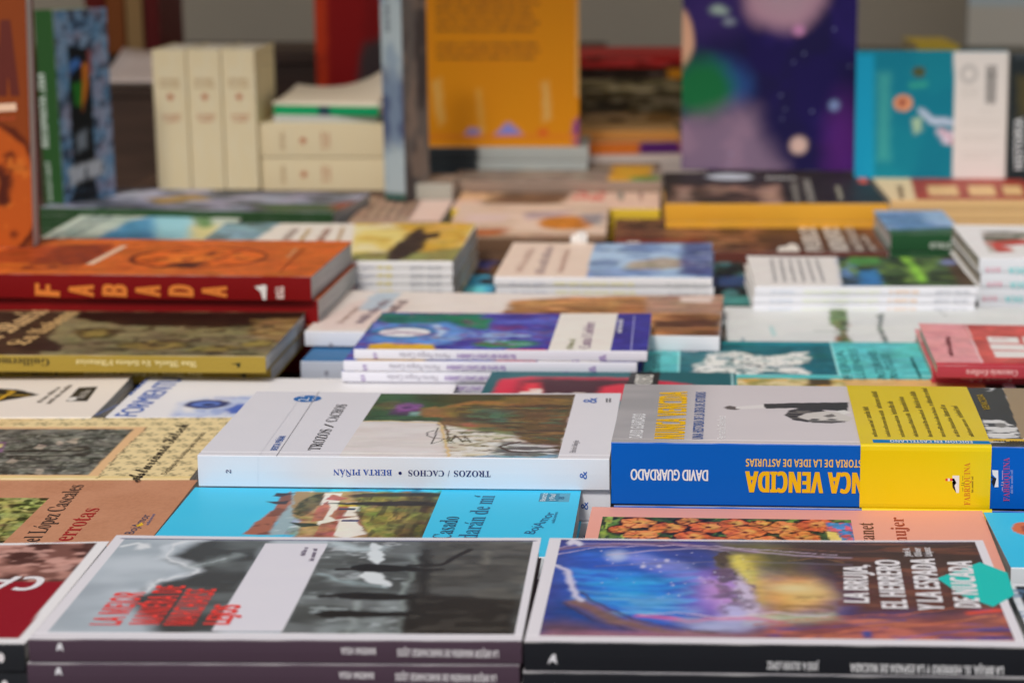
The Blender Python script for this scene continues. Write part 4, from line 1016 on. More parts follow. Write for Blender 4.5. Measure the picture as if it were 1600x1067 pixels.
b.letters('spine', [('DAVID GUARDADO', (5.28, 2.02), (1.08, 2.02), .62, (240, 242, 245), 'fat'),
                    ('NUNCA', (15.23, 1.98), (11.85, 1.98), 1.18, YEL, 'heavy'), ('VENCIDA', (11.54, 1.98), (7.36, 1.98), 1.18, YEL, 'heavy'),
                    ('UNA HISTORIA DE LA IDEA DE ASTURIAS', (15.08, 2.70), (7.35, 2.68), .43, TAN, 'bold'),
                    ([(20.68, 2.22), (21.01, 2.21), (21.06, 1.27), (20.84, 1.26), (20.94, 1.75), (20.73, 1.95)], 0, 0, 0, (235, 236, 238)),
                    ([(20.49, 1.94), (20.93, 1.74), (20.82, 1.26), (20.67, 1.55), (20.74, 1.73)], 0, 0, 0, (24, 26, 34)),
                    ('LA', (21.37, 1.36), (21.36, 1.60), .17, (200, 170, 190), 'serif'), ('FABRIQUINA', (21.68, 0.48), (21.59, 2.93), .32, (158, 66, 120), 'serif'),
                    rule((21.28, 1.05), (21.27, 1.27), .03, (180, 150, 180)), rule((21.26, 1.67), (21.24, 2.21), .03, (180, 150, 180))]
          + words((21.85, 0.92), (21.80, 2.25), .13, (120, 140, 200), 3))
b.block(); b.back_cover(VB)
# the belly band: a folded strip of yellow paper over cover and spine
fl_, fr_ = (13.56, -0.31), (20.60, -0.38)
s0, s1 = fl_[0], fr_[0] + .02
W_band = s1 - s0
bl_ = (13.50, 14.02)[0]; br_ = (20.77, 14.19)[0]
gs = np.linspace(0, 1, 22)
prof = [(b.D + .02, b.th + .04)] + [(b.D * i / 14, b.th + .06 + .05 * math.sin(math.pi * i / 14) ** 2) for i in range(13, 0, -1)] + [(.03, b.th + .055), (-.06, b.th + .03), (-.12, b.th - .05), (-.15, b.th - .25),
        (-.155, b.th * .5), (-.15, .25), (-.13, .06), (-.08, -.012)]
V = []; INKV = []
for g in gs:
    for (tt, nn) in prof:
        f = max(0, min(1, tt / b.D))
        V.append((s0 + W_band * g + ((bl_ - s0) * (1 - g) + (br_ - s1) * g) * f, tt, nn))
n_p = len(prof)
F_ = [(i * n_p + j, (i + 1) * n_p + j, (i + 1) * n_p + j + 1, i * n_p + j + 1) for i in range(len(gs) - 1) for j in range(n_p - 1)]
Va = np.array(V)
cvb = Canvas(Va[:, 0], Va[:, 1], b.k); cvb.fill((254, 224, 18)); cvb.spk((252, 216, 14), 6, 3, .5, .2, 3, .5)
b.band = mesh_obj('paper_band', b.P(*Va.T), F_, GLOSS, b.root, cvb.img)
band_mod = b.band.modifiers.new('thickness', 'SOLIDIFY'); band_mod.thickness = .02 * CM; band_mod.offset = -1
BK = (52, 46, 14)
cols_ = [((1371.7, 684.3), (1355.8, 637.5)), ((1392, 684.3), (1369.6, 613)), ((1414.3, 684.3), (1394, 628)), ((1435.6, 684.3), (1411, 621.5)), ((1457.9, 684.3), (1429.2, 613)),
         ((1478, 684.3), (1447.3, 606.6)), ((1500.5, 684.3), (1475, 633.2)), ((1522.8, 684.3), (1495, 636.4))]
it = []
C_ENDS = [(14.59, 1.46), (14.46, 8.31), (15.31, 1.50), (15.23, 12.26), (16.09, 1.53), (15.99, 9.87), (16.84, 1.57), (16.71, 10.94), (17.62, 1.61), (17.52, 12.37), (18.33, 1.64), (18.31, 13.47), (19.12, 1.68), (18.96, 9.19), (19.90, 1.71), (19.66, 8.72)]
for i in range(8):
    p0, p1 = np.array(C_ENDS[2 * i]), np.array(C_ENDS[2 * i + 1])
    m_ = p0 + (p1 - p0) * .56
    it += words(p0, m_, .26, BK, 30 + i, .25)
    it += words(m_ + (p1 - p0) * .03, p1, .34, BK, 50 + i, .25)
BAR = (0, 110, 168)
it.append(([(14.25, 0.90), (20.58, 0.88), (20.64, 0.25), (14.26, 0.23)], 0, 0, 0, BAR))
b.letters('band', it)
b.letters('band', [('EDICIÓN EN CASTELLANO', (19.66, 0.82), (15.19, 0.82), .5, (238, 242, 245), 'bold')], h=.03)
b.letters('band_spine', [([(18.56, 1.90), (18.92, 1.90), (18.93, 0.93), (18.79, 0.93), (18.64, 1.38), (18.55, 1.52)], 0, 0, 0, (238, 236, 228)),
                         ([(18.55, 1.52), (18.66, 1.72), (18.78, 1.49), (18.68, 1.34), (18.79, 0.93), (18.58, 1.23)], 0, 0, 0, (34, 30, 24)),
                         ([(18.42, 1.74), (18.65, 1.74), (18.65, 1.60), (18.43, 1.59)], 0, 0, 0, (214, 60, 50)), ([(18.30, 1.74), (18.42, 1.74), (18.43, 1.59), (18.31, 1.59)], 0, 0, 0, (240, 236, 228)),
                         ([(18.18, 1.73), (18.30, 1.74), (18.31, 1.59), (18.18, 1.59)], 0, 0, 0, (200, 70, 40)),
                         ('LA', (19.21, 1.33), (19.21, 1.53), .17, (60, 50, 20), 'serif'), ('FABRIQUINA', (19.56, 0.25), (19.48, 2.63), .32, (186, 104, 26), 'serif'),
                         rule((19.14, 1.02), (19.13, 1.24), .03, (120, 100, 20)), rule((19.12, 1.60), (19.11, 1.89), .03, (120, 100, 20))]
          + words((19.71, 0.96), (19.68, 1.93), .12, (110, 84, 20), 4))
b.copies(1, 3.56, 0, ['second thick blue paperback with yellow band directly under the first'], 'thick blue paperbacks with yellow bands', offs=[(.15, -.1, -.15)])

# ---- kitsch cover
b = bk('kitsch', 'paperback_book', 'large cream patterned paperback with a stone wall photograph, left of the white book')
def paint(cv):
    cv.fill((214, 194, 146))
    rnd = random.Random(9)
    gs_, gt_ = 1.5, 1.35
    S2, T2 = cv.S / gs_, cv.T / gt_
    row = np.floor(T2); off = (row % 2) * .5
    fx = (S2 + off) % 1 - .5; fy = T2 % 1 - .5
    ang = np.arctan2(fy, fx); rr = np.hypot(fx * 1.0, fy)
    pet = .20 + .13 * np.cos(5 * ang + np.floor(S2 + off) * 1.3)
    m = smooth(.11, .0, np.abs(rr - pet)) * .9 + smooth(.13, .03, rr) * .7
    m = m + smooth(.10, .0, np.abs(fy + .28 * np.sin(fx * 8))) * smooth(.5, .35, np.abs(fx)) * .5
    cv.put((104, 98, 74), np.clip(m, 0, 1), .95)
    cv.spk((196, 160, 106), 4, 4, .62, .15, 3, .5)
    cv.pol([(-2.27, 12.03), (27.96, 12.02), (27.98, 10.54), (27.84, 8.31), (27.82, 6.01), (27.76, 3.49), (27.88, -0.18), (-0.30, -0.32)], (206, 168, 124), .03, .12, .35)
    cv.pol([(3.07, 0.52), (33.37, 0.54), (33.43, -0.42), (-0.17, -0.59)], (224, 200, 140), .03)
    R = [(-1.29, 11.70), (27.25, 11.35), (27.10, 0.79), (-0.40, 0.65)]
    cv.pol(R, (78, 80, 72), .02)
    cv.panel(R)
    cv.spk((108, 108, 98), .9, .9, .52, .1, 5, .8); cv.spk((48, 50, 46), .7, .7, .56, .07, 6, .8); cv.spk((128, 128, 118), .3, .3, .62, .06, 7, .7)
    for p in ([(22.11, 6.89), (22.23, 7.82), (22.77, 7.36), (22.72, 6.44)], [(23.15, 7.82), (23.21, 8.60), (23.71, 7.98), (23.57, 7.36)], [(23.74, 8.29), (24.09, 9.24), (24.37, 9.08), (24.48, 7.83)], [(23.95, 0.91), (23.77, 2.03), (24.15, 2.04), (24.44, 0.77)],
              [(21.42, 3.46), (21.61, 4.34), (22.06, 3.90), (21.89, 3.17)]):
        cv.pol(p, (150, 138, 124), .06, .12, .4)
    cv.line([(19.14, 5.96), (22.65, 6.13), (24.43, 6.14), (24.77, 6.75)], .35, (34, 34, 30), .08, .05, .6)
    cv.pol([(24.39, 6.14), (24.80, 7.21), (25.48, 7.37), (25.77, 6.60), (25.30, 5.84)], (52, 50, 44), .08, .06, .4)
    cv.ell((24.89, 6.60), .4, .3, (110, 108, 96), .15, .1, .3)
    cv.line([(19.47, 4.92), (23.39, 4.94), (25.11, 5.09)], .22, (40, 40, 36), .06, .05, .6)
    cv.pol([(24.95, 5.24), (25.54, 5.70), (26.05, 5.55), (25.90, 4.65)], (58, 56, 50), .08, .06, .4)
    cv.line([(18.83, 3.30), (27.18, 3.20)], .1, (30, 30, 28), .04)
    cv.pol([(17.20, 8.26), (20.01, 8.27), (20.53, 5.82), (17.61, 5.81)], (112, 84, 110), .05); cv.pol([(17.35, 7.79), (19.99, 7.81), (20.12, 6.88), (17.46, 6.87)], (190, 180, 120), .05)
    cv.clip(None); cv.grain(.4, .5, .4, R, .1)
    cv.line([(27.92, 12.02), (27.98, 10.54), (27.97, 8.94), (27.87, 7.38), (27.86, 5.86), (27.84, 4.07), (27.86, 1.77), (27.92, -0.04)], .07, (60, 48, 36), .03, .18, .3)
b.front_cover(paint, 10)
b.spine_part(plain((206, 184, 136)))
b.letters('top', [('Asturiania Kitsch', (30.53, -0.71), (30.57, 12.53), .92, (24, 20, 20), 'script'), ('Decálogu de la cultura pop asturiana', (31.79, 0.81), (32.07, 10.56), .36, (60, 50, 40), 'sans')])
b.block(); b.back_cover((206, 184, 136))
b.copies(1, 1.35, .05, ['second patterned copy beneath the Asturiania Kitsch cover'], stem='the cream patterned pile')

# ================================================================== fourth row
b = bk('forme', 'magazine', 'white magazine with blue FORMIENTU title and a blue ink eye drawing', 'magazine')
b.lift = (.12, 0)
def paint(cv):
    cv.fill((216, 214, 214))
    cv.spk((208, 206, 208), 5, 5, .5, .2, 1, .5)
    R = [(4.38, 0.24), (4.09, 4.13), (5.72, 5.63), (8.71, 6.05), (9.92, -0.02), (6.56, -0.07)]
    cv.spk((160, 176, 208), 1.6, 1.6, .45, .15, 2, .7, R, e=.6)
    cv.spk((120, 140, 190), .7, .9, .55, .1, 3, .6, R, e=.6)
    cv.ell((5.90, 3.62), 1.5, 1.25, (44, 52, 96), .18, .15, .6)
    cv.ell((5.82, 3.62), 1.0, .75, (84, 110, 178), .15, .12, .6)
    cv.ell((6.03, 3.44), .45, .3, (30, 36, 70), .1)
    cv.pol([(7.46, 2.03), (8.01, 3.47), (8.72, 3.84), (9.25, 1.18), (8.02, 0.99)], (70, 96, 170), .2, .2, .5)
b.front_cover(paint, 8); b.spine_part(plain((226, 226, 228)), round_=.05)
FB = (66, 98, 168)
b.letters('top', [('FORMIENTU', (1.97, 0.20), (2.62, 10.79), 1.5, FB, 'fat')] + words((0.15, 5.92), (0.26, 10.95), .28, FB, 5) + words((-0.69, 0.51), (0.09, 3.35), .28, (90, 110, 160), 6))
b.block(inset=.06); b.back_cover((226, 226, 228))
b.copies(4, .545, .15, group='copies of the white magazine', offs=[(.1, .1, .3), (0, .1, -.2), (.1, .1, .1), (.05, .1, 0), (.1, .1, .2)], stem='the white magazine pile with the blue eye drawing')

b = bk('cream', 'magazine', 'pale cream magazine with a black diamond emblem, lifted at its corner, at the left', 'magazine')
b.lift = (0, .25)
def paint(cv):
    cv.fill((222, 212, 200))
    cv.pol([(9.97, 5.53), (11.84, 7.99), (13.29, 7.60), (15.14, 6.09), (14.01, 5.16), (12.98, 4.25)], (30, 28, 26), .03)
    cv.line([(11.16, 5.91), (12.77, 6.09), (14.45, 5.91)], .16, (196, 156, 50), .04)
    cv.line([(12.60, 7.22), (13.10, 7.03), (12.86, 6.09), (12.70, 4.61)], .22, (214, 166, 44), .05)
b.front_cover(paint, 7); b.spine_part(plain((220, 214, 204)), round_=.05)
b.letters('top', [([(17.44, 4.25), (18.87, 4.25), (18.59, 8.18), (17.31, 7.99)], 0, 0, 0, (38, 36, 32))] + words((15.86, 3.88), (16.05, 8.18), .4, (120, 112, 104), 1) + words((16.56, 3.52), (16.73, 8.96), .4, (120, 112, 104), 2))
b.letters('top', words((18.46, 4.98), (18.43, 7.60), .6, (150, 144, 136), 3) + [disc((17.73, 4.79), .3, .5, (220, 214, 206))], 'badge_lettering', h=.03)
b.block(inset=.06); b.back_cover((220, 214, 204))
b.copies(3, .70, .1, group='copies of the pale cream magazine', stem='the pale cream magazine pile')

b = bk('teal', 'paperback_book', 'dark teal paperback with a red and black face, behind the thick white book')
def paint(cv):
    cv.fill((36, 88, 94))
    R = [(0.77, 5.97), (0.77, 9.76), (2.89, 10.64), (9.78, 10.57), (14.02, 8.84), (14.54, 4.26), (0.62, 3.60)]
    cv.pol(R, (196, 44, 66), .3, .2, .8)
    cv.pol([(2.31, 3.68), (2.37, 9.25), (3.81, 10.29), (9.80, 10.18), (11.84, 8.74), (10.75, 4.08)], (66, 30, 40), .8, .3, .8)
    cv.pol([(2.61, 5.69), (2.65, 8.69), (3.59, 8.92), (4.15, 5.76)], (204, 46, 62), .4, .2, .5)
    cv.pol([(7.96, 7.80), (9.22, 8.62), (13.18, 7.67), (14.12, 4.24), (7.79, 3.94)], (196, 44, 62), .4, .2, .5)
    for p in ([(2.57, 6.05), (4.06, 6.68), (4.06, 5.39), (2.67, 5.14)], [(3.17, 7.01), (3.94, 7.05), (4.00, 6.49), (3.22, 6.45)], [(6.15, 6.04), (6.96, 6.07), (7.01, 5.34), (6.20, 5.31)], [(4.66, 5.78), (5.43, 5.82), (5.48, 5.27), (4.71, 5.24)]):
        cv.pol(p, (214, 200, 190), .1, .1, .3)
    cv.line([(16.79, 12.29), (16.90, 4.37)], .18, (150, 190, 190), .05)
b.front_cover(paint, 8); b.spine_part(plain((36, 88, 94)))
b.letters('top', [([(9.73, 12.35), (11.79, 12.45), (11.74, 7.98), (9.61, 7.88)], 0, 0, 0, (36, 34, 34))], 'black_tag', h=.012)
b.letters('top', [('DIRI', (11.35, 7.96), (11.33, 11.43), 1.2, (206, 204, 196), 'bold')], h=.03)
b.block(); b.back_cover((36, 88, 94))
b.copies(1, 1.86, .1, ['second dark teal copy beneath the red face cover'], stem='the dark teal pile')

b = bk('food', 'paperback_book', 'colourful food picture paperback showing a strip behind the yellow band')
def paint(cv):
    cv.fill((196, 176, 112))
    cv.spk((206, 150, 60), 2.6, 1.6, .5, .1, 1, .9); cv.spk((120, 130, 76), 2.0, 1.4, .56, .08, 2, .8); cv.spk((224, 206, 160), 1.4, 1, .6, .07, 3, .8)
    cv.pol([(5.04, 14.61), (6.77, 14.48), (6.64, 11.88), (4.93, 11.81)], (74, 60, 40), .3, .2, .6)
    cv.pol([(7.70, 14.72), (17.71, 14.53), (17.34, 11.55), (7.50, 11.14)], (214, 168, 110), .4, .3, .8, .8)
    cv.spk((196, 104, 70), 1.8, 1, .6, .07, 4, .7, [(11.37, 14.88), (17.71, 14.53), (17.34, 11.55), (11.08, 11.29)])
    cv.pol([(17.64, 14.73), (18.89, 14.58), (18.62, 10.45), (17.20, 10.39)], (44, 36, 34), .03); cv.pol([(18.92, 14.78), (24.97, 14.63), (25.19, 10.72), (18.53, 10.44)], (226, 224, 224), .03)
b.front_cover(paint, 7); b.spine_part(plain((200, 180, 120))); b.block(); b.back_cover((200, 180, 120))
b.copies(1, 1.31, .05, ['second copy beneath the food picture cover'], stem='the food picture pile')

# ================================================================== fifth row
b = bk('maria', 'paperback_book', 'olive gold spined paperback with a dark old map cover, under the dark red spined books')
def paint(cv):
    cv.fill((104, 94, 66))
    cv.spk((122, 112, 78), 4, 2, .5, .12, 1, .8)
    cv.pol([(8.06, 15.72), (26.10, 15.39), (26.48, 10.71), (19.97, 9.61), (13.50, 10.40), (8.94, 12.72)], (34, 20, 14), .4, .4, 1.2)
    cv.pol([(22.71, 12.56), (26.52, 13.15), (26.71, 4.52), (23.32, 7.36)], (140, 112, 66), .5, .4, 1, .8)
    cv.spk((92, 66, 36), 1.6, .6, .56, .07, 2, .7, [(22.12, 13.04), (26.38, 13.89), (26.46, 3.41), (23.70, 5.55)])
    for c, rx, ry in zip([(11.89, 7.54), (17.24, 3.41), (21.89, 2.22), (24.68, 4.25)], (1.6, 2.6, 1.8, 1.2), (1.6, 1.6, 1.2, 1.3)):
        cv.ell(c, rx, ry, (74, 62, 34), .2, .6, 1); cv.ell(c, rx * .85, ry * .8, (124, 108, 56), .25, .6, 1)
    cv.spk((58, 50, 32), 1.1, .8, .62, .05, 5, .8, [(9.17, 10.30), (24.56, 10.67), (25.29, 0.19), (11.38, -0.14)])
    cv.spk((66, 56, 36), 2.2, .35, .64, .05, 15, .6, [(9.45, 9.35), (24.74, 9.72), (25.29, 0.19), (11.38, -0.14)])
    cv.pol([(-0.90, 15.50), (7.14, 15.44), (10.10, -0.38), (-0.00, 0.00)], (56, 42, 30), .3, .4, 1)
    cv.pol([(6.92, 3.82), (8.61, 5.87), (10.87, 3.04), (11.00, 1.11), (8.21, 1.25)], (44, 32, 24), .2, .2, .6)
b.front_cover(grainy(paint), 7)
GOLD = (152, 128, 52)
b.spine_part(plain(GOLD))
b.letters('top', [('Ana María', (5.33, 0.34), (6.03, 16.44), 2.2, (206, 170, 118), 'fraktur'), ('La llobera', (8.05, 3.19), (8.43, 15.47), 1.6, (196, 160, 106), 'fraktur')])
b.letters('spine', [("Ana María. La llobera d'Asturies", (21.14, 0.84), (12.65, 0.94), .42, (244, 226, 160), 'fraktur'), ('Guillermo Mendo', (10.76, 0.97), (4.10, 1.03), .5, (48, 42, 26), 'serif'),
                    ([(23.57, 0.67), (24.25, 0.77), (24.19, 0.45), (24.01, 0.40), (23.97, 0.63)], 0, 0, 0, (40, 44, 20))])
b.block(); b.back_cover(GOLD)
b.copies(1, 1.2, .12, ['second olive gold spined copy directly under the dark map cover'], offs=[(-.05, 1.9, .2)])

def bean(cv, c, rx, ry, seed, k=1.0):
    """the cover's round ink drawing of a cooked bean"""
    cv.ell(c, rx, ry, (92, 34, 14), .12, .25, 1.2)
    cv.ell(c, rx * .92, ry * .92, (196, 92, 28), .15, .25, 1.2)
    x, y = cv.S - c[0], cv.T - c[1]
    m = smooth(1.0, .8, np.hypot(x / (rx * .9), y / (ry * .9)))
    cv.put((110, 42, 16), m * smooth(.54, .62, noise(cv.S / 1.1, cv.T / 1.1, seed)), .85)
    cv.put((224, 124, 44), m * smooth(.60, .68, noise(cv.S / .9, cv.T / .9, seed + 5)), .7)

b = bk('fab', 'hardback_book', 'orange cookery book with dark red spine reading FABADA, lying topmost on its pile')
def paint(cv):
    cv.fill((182, 88, 32))
    cv.spk((190, 94, 34), 5, 5, .5, .2, 1, .5)
    bean(cv, (21.58, 8.20), 5.6, 5.0, 3)
    cv.pol([(19.83, 5.08), (21.01, 6.04), (23.21, 5.56), (22.23, 3.45), (19.55, 3.89)], (72, 26, 14), .3, .4, .8)
    cv.pol([(4.45, 13.04), (12.92, 13.81), (14.13, 4.79), (4.24, 4.87)], (150, 62, 26), .2, .2, 1)
b.front_cover(grainy(paint), 5)
MAROON = (116, 12, 14)
b.spine_part(plain(MAROON), round_=.12)
b.letters('top', [([(13.36, 4.45), (14.02, 4.49), (14.09, 13.54), (13.55, 13.51)], 0, 0, 0, (226, 190, 160)), ('FABADA', (13.35, 2.41), (12.61, 14.46), 4.4, (120, 44, 22), 'bold')]
          + words((28.83, 8.57), (28.61, 12.99), .3, (226, 170, 120), 3) + words((29.66, 2.10), (29.25, 13.02), .3, (150, 70, 30), 4))
fx = [(57, 'F'), (109, 'A'), (161, 'B'), (213, 'A'), (265, 'D'), (317, 'A')]
FXY = [(12.80, 1.03), (12.75, 0.22), (15.47, 1.05), (15.42, 0.25), (18.08, 1.08), (18.04, 0.27), (20.68, 1.05), (20.65, 0.30), (23.29, 1.08), (23.25, 0.32), (25.88, 1.05), (25.85, 0.30)]
b.letters('spine', [(ch, FXY[2 * i + 1], FXY[2 * i], 1.95, (208, 116, 46), 'heavy') for i, (x, ch) in enumerate(fx)]
          + [([(28.03, 1.12), (28.48, 1.18), (28.73, 1.28), (28.98, 1.18), (28.89, 0.08), (28.64, 0.12), (28.51, 0.68)], 0, 0, 0, (228, 222, 214))]
          + words((30.29, 0.19), (30.32, 1.19), .42, (226, 200, 190), 6) + words((29.89, 0.19), (29.92, 1.09), .3, (226, 200, 190), 7))
b.block(); b.back_cover(MAROON)
b.copies(3, 1.9, .1, ['second orange cookery book under the FABADA one, its cover edge sticking out'], 'orange cookery books lying in a pile', offs=[(.35, .5, .2)], stem='the orange cookery pile', bare=True)

PQ1 = [(13.34, 14.29), (17.86, 14.43), (18.12, -0.49), (13.94, -0.62)]; PQ2 = [(17.86, 14.43), (21.59, 14.54), (21.86, -0.38), (18.12, -0.49)]
b = bk('parque', 'paperback_book', 'white spined paperback with a violet blue cover and white oval moon, topmost of three')
def paint(cv):
    cv.fill((62, 58, 138))
    cv.spk((84, 96, 176), 2.6, 1.2, .52, .1, 1, .8)
    cv.pol([(-0.31, 12.62), (7.97, 12.87), (7.58, 7.56), (2.81, 7.88), (-0.09, 9.69)], (36, 100, 88), .5, .4, 1)
    cv.pol([(0.17, 3.69), (0.30, 8.74), (5.47, 9.38), (7.78, 5.72), (6.41, 1.69), (2.01, 0.70)], (84, 128, 190), .6, .4, 1)
    cv.pol([(4.62, 12.27), (8.66, 10.92), (8.62, 6.66), (6.53, 8.46)], (30, 112, 84), .4, .3, .8)
    cv.ell((2.73, 5.79), 2.4, 2.2, (58, 110, 156), .2, .1); cv.ell((2.73, 5.79), 1.85, 1.5, (232, 230, 232), .1, .05)
    cv.line([(4.64, 8.40), (5.49, 6.11), (5.22, 3.84)], .5, (176, 200, 226), .3, .1)
    cv.pol([(0.88, 1.52), (1.78, 2.20), (5.50, 1.66), (5.72, -0.04), (0.89, -0.18)], (206, 160, 44), .15, .2, .6)
    cv.ell((10.47, 2.03), 2.2, 1.2, (52, 124, 70), .4, .3, .8)
    cv.spk((150, 180, 216), 1.6, .3, .64, .05, 4, .8, [(4.85, 6.78), (11.88, 6.99), (12.34, 1.44), (6.01, 1.25)])
    cv.spk((120, 60, 110), 1.4, .6, .64, .06, 14, .6)
    cv.line([(10.87, 0.12), (13.34, 0.20)], .4, (196, 60, 80), .1)
    cv.panel(PQ1, (224, 218, 210)); cv.panel(PQ2, (58, 54, 132))
b.front_cover(grainy(paint), 8, [PQ1, PQ2]); b.spine_part(plain((224, 223, 230)))
VIO = (128, 96, 160)
b.letters('top', [('Cantu l Cuélebre', (16.54, 0.72), (16.43, 9.71), .8, (126, 92, 126), 'serif')] + words((15.30, 0.47), (15.37, 3.71), .5, (150, 150, 120), 1) + words((18.53, 6.05), (18.49, 10.74), .4, (220, 220, 236), 2)
          + [rule((19.44, -0.03), (19.27, 11.98), .08, (150, 150, 200))])
b.letters('spine', [("Na tierra del Cantu'l Cuélebre", (11.38, 0.47), (7.25, 0.48), .36, VIO, 'bold'), ('Marina Pangua Camba', (6.76, 0.48), (3.21, 0.53), .36, (150, 146, 156), 'sans'),
                    ('69', (15.82, 0.08), (15.28, 0.10), .42, VIO, 'sans'), ('&', (17.70, 0.05), (17.70, 0.51), .5, VIO, 'serif'), ('69', (1.66, 0.08), (1.67, 0.49), .32, VIO, 'sans')])
b.block(); b.back_cover((234, 233, 238))
b.copies(6, .762, .1, ['second white spined copy beneath the violet blue cover, shifted to the left', 'third white spined copy from the top of the violet blue pile'],
         'white spined violet blue paperbacks', offs=[(-.75, -.15, .3), (-.9, -.1, .2), (-.5, .1, 0)], stem='the violet blue pile')

b = bk('pano', 'paperback_book', 'large white spined book with a brown sunset picture, behind the violet blue pile')
def paint(cv):
    cv.fill((206, 196, 188))
    cv.spk((214, 206, 200), 5, 3, .5, .2, 1, .5)
    cv.pol([(0.28, 4.18), (1.74, 12.18), (5.91, 12.43), (6.69, 2.09), (1.11, 0.31)], (206, 184, 176), .6, .4, 1.5, .7)
    cv.pol([(2.41, 15.60), (4.54, 15.73), (4.81, 8.32), (2.52, 8.18)], (156, 176, 190), .3, .4, .8, .8)
    R = [(14.26, 12.93), (19.33, 14.91), (31.54, 16.21), (31.49, -0.70), (14.03, -1.05)]
    cv.pol(R, (170, 118, 74), .6, .5, 1.6)
    cv.spk((206, 156, 100), 4, .7, .54, .1, 3, .8, R); cv.spk((96, 58, 38), 5, .7, .58, .07, 4, .9, R)
    cv.pol([(25.09, 15.82), (31.54, 16.21), (31.49, 8.61), (25.49, 8.77)], (176, 140, 120), .4, .3, 1, .8)
    cv.spk((120, 92, 80), 3, .5, .56, .07, 6, .7, [(25.09, 15.82), (31.54, 16.21), (31.49, 8.61), (25.49, 8.77)])
    cv.pol([(27.76, 15.42), (30.66, 15.59), (30.47, 12.81), (28.11, 13.21)], (214, 198, 190), .2, .2, .6, .8)
    cv.pol([(26.17, 5.74), (31.39, 6.05), (31.41, 3.09), (26.33, 2.78)], (70, 44, 36), .4, .3, 1, .9)
b.front_cover(grainy(paint), 5); b.spine_part(plain((230, 230, 234)))
b.letters('top', words((3.81, 3.15), (4.45, 12.34), .9, (130, 112, 120), 2) + words((5.29, 3.24), (5.91, 12.43), .9, (120, 100, 100), 3) + words((2.27, 3.06), (2.52, 9.51), .6, (176, 150, 140), 4))
b.letters('spine', [('a', (2.15, 0.25), (1.85, 0.25), .5, (120, 116, 124), 'serif')] + words((29.85, 0.16), (10.96, 0.17), .4, (190, 190, 196), 5))
b.block(); b.back_cover((230, 230, 234))

b = bk('slate', 'paperback_book', 'blue covered book with a grey spine under the large white spined sunset book')
b.front_cover(plain((52, 104, 150)), 4); b.spine_part(plain((176, 182, 194)))
b.letters('spine', [('a', (2.04, 0.66), (1.75, 0.66), .5, (110, 110, 124), 'serif')])
b.block(); b.back_cover((176, 182, 194))
b.copies(1, 1.36, .1, ['second blue covered copy with a grey spine, lowest under the sunset book'])

LQ = [(2.55, 12.34), (14.06, 12.73), (13.99, -1.29), (2.57, -1.67)]
b = bk('lion', 'paperback_book', 'turquoise paperback with a dark teal picture panel of white carved beasts')
def paint(cv):
    cv.fill((84, 176, 178))
    cv.panel(LQ, (32, 96, 106))
    R = [(3.67, 2.48), (4.83, 6.86), (6.76, 7.83), (9.12, 6.12), (12.15, 8.01), (12.03, 5.34), (11.37, 3.16), (11.80, 0.26), (8.98, 0.98), (7.57, -0.70), (5.75, 0.87), (3.92, -0.42)]
    cv.pol(R, (220, 220, 214), .25, .5, .8)
    cv.spk((90, 130, 134), .7, .5, .6, .05, 3, .85, R, e=.3); cv.spk((40, 70, 76), .4, .35, .68, .04, 4, .9, R, e=.3)
    cv.line([(5.21, 6.65), (6.74, 6.04), (8.67, 7.44)], .12, (40, 80, 86), .05, .2, .5)
    cv.line([(2.46, 11.86), (2.59, -3.26)], .1, (150, 210, 210), .04); cv.line([(14.04, 11.54), (14.04, -3.26)], .1, (150, 210, 210), .04)
    cv.pol([(2.51, 11.38), (13.96, 11.06), (13.99, 9.90), (2.48, 10.21)], (24, 120, 130), .1)
b.front_cover(grainy(paint), 8, [LQ]); b.spine_part(plain((84, 176, 178)))
TK = (30, 92, 94)
b.letters('top', [('FERIA', (14.92, -0.85), (14.85, 8.10), .62, TK, 'sans'), ('LLEENDES', (15.87, -0.82), (15.85, 8.59), .62, TK, 'sans'), ('ASTURIANES', (17.37, -0.77), (17.26, 8.18), .62, TK, 'sans'),
                  ('ANTIGÜES', (18.28, -0.74), (18.15, 7.31), .62, TK, 'sans'), ('Xana', (1.21, -1.72), (1.10, 6.74), .7, TK, 'sans')] + words((19.87, -0.28), (19.84, 6.04), .3, TK, 2))
b.block(cream=True); b.back_cover((84, 176, 178))
b.copies(1, 1.41, .1, ['second turquoise copy beneath the carved beasts cover'], stem='the turquoise pile')

RQ = [(-1.69, 14.13), (3.67, 14.35), (3.06, -0.68), (-1.58, -0.87)]
b = bk('red', 'paperback_book', 'red and pink paperback with white label panels and a red spine, at the right edge')
def paint(cv):
    cv.fill((184, 84, 78))
    cv.panel(RQ, (206, 142, 144))
    cv.line([(3.57, 13.86), (3.21, 0.94)], .12, (236, 200, 200), .03)
    for p in ([(4.65, 9.67), (6.88, 9.53), (6.74, 7.49), (4.53, 7.62)], [(4.52, 7.18), (7.00, 7.06), (6.91, 5.09), (4.46, 5.20)], [(4.45, 4.77), (8.49, 4.72), (8.38, 2.81), (4.40, 2.65)], [(7.25, 9.77), (9.72, 9.64), (9.49, 7.60), (7.07, 7.50)]):
        cv.pol(p, (232, 226, 222), .05)
    cv.pol([(-1.17, 0.77), (15.01, 1.02), (14.76, -0.20), (-1.12, -0.65)], (182, 44, 56), .02)
b.front_cover(grainy(paint), 8, [RQ]); b.spine_part(plain((164, 58, 70)))
b.letters('top', words((1.47, 2.95), (1.90, 9.55), .4, (120, 60, 66), 2) + words((4.91, 8.76), (6.29, 8.59), .3, (190, 60, 60), 3))
b.letters('spine', [("Concencia d'esllava", (5.56, 0.61), (2.03, 0.62), .42, (240, 200, 204), 'serif')])
b.block(cream=True); b.back_cover((182, 38, 56))
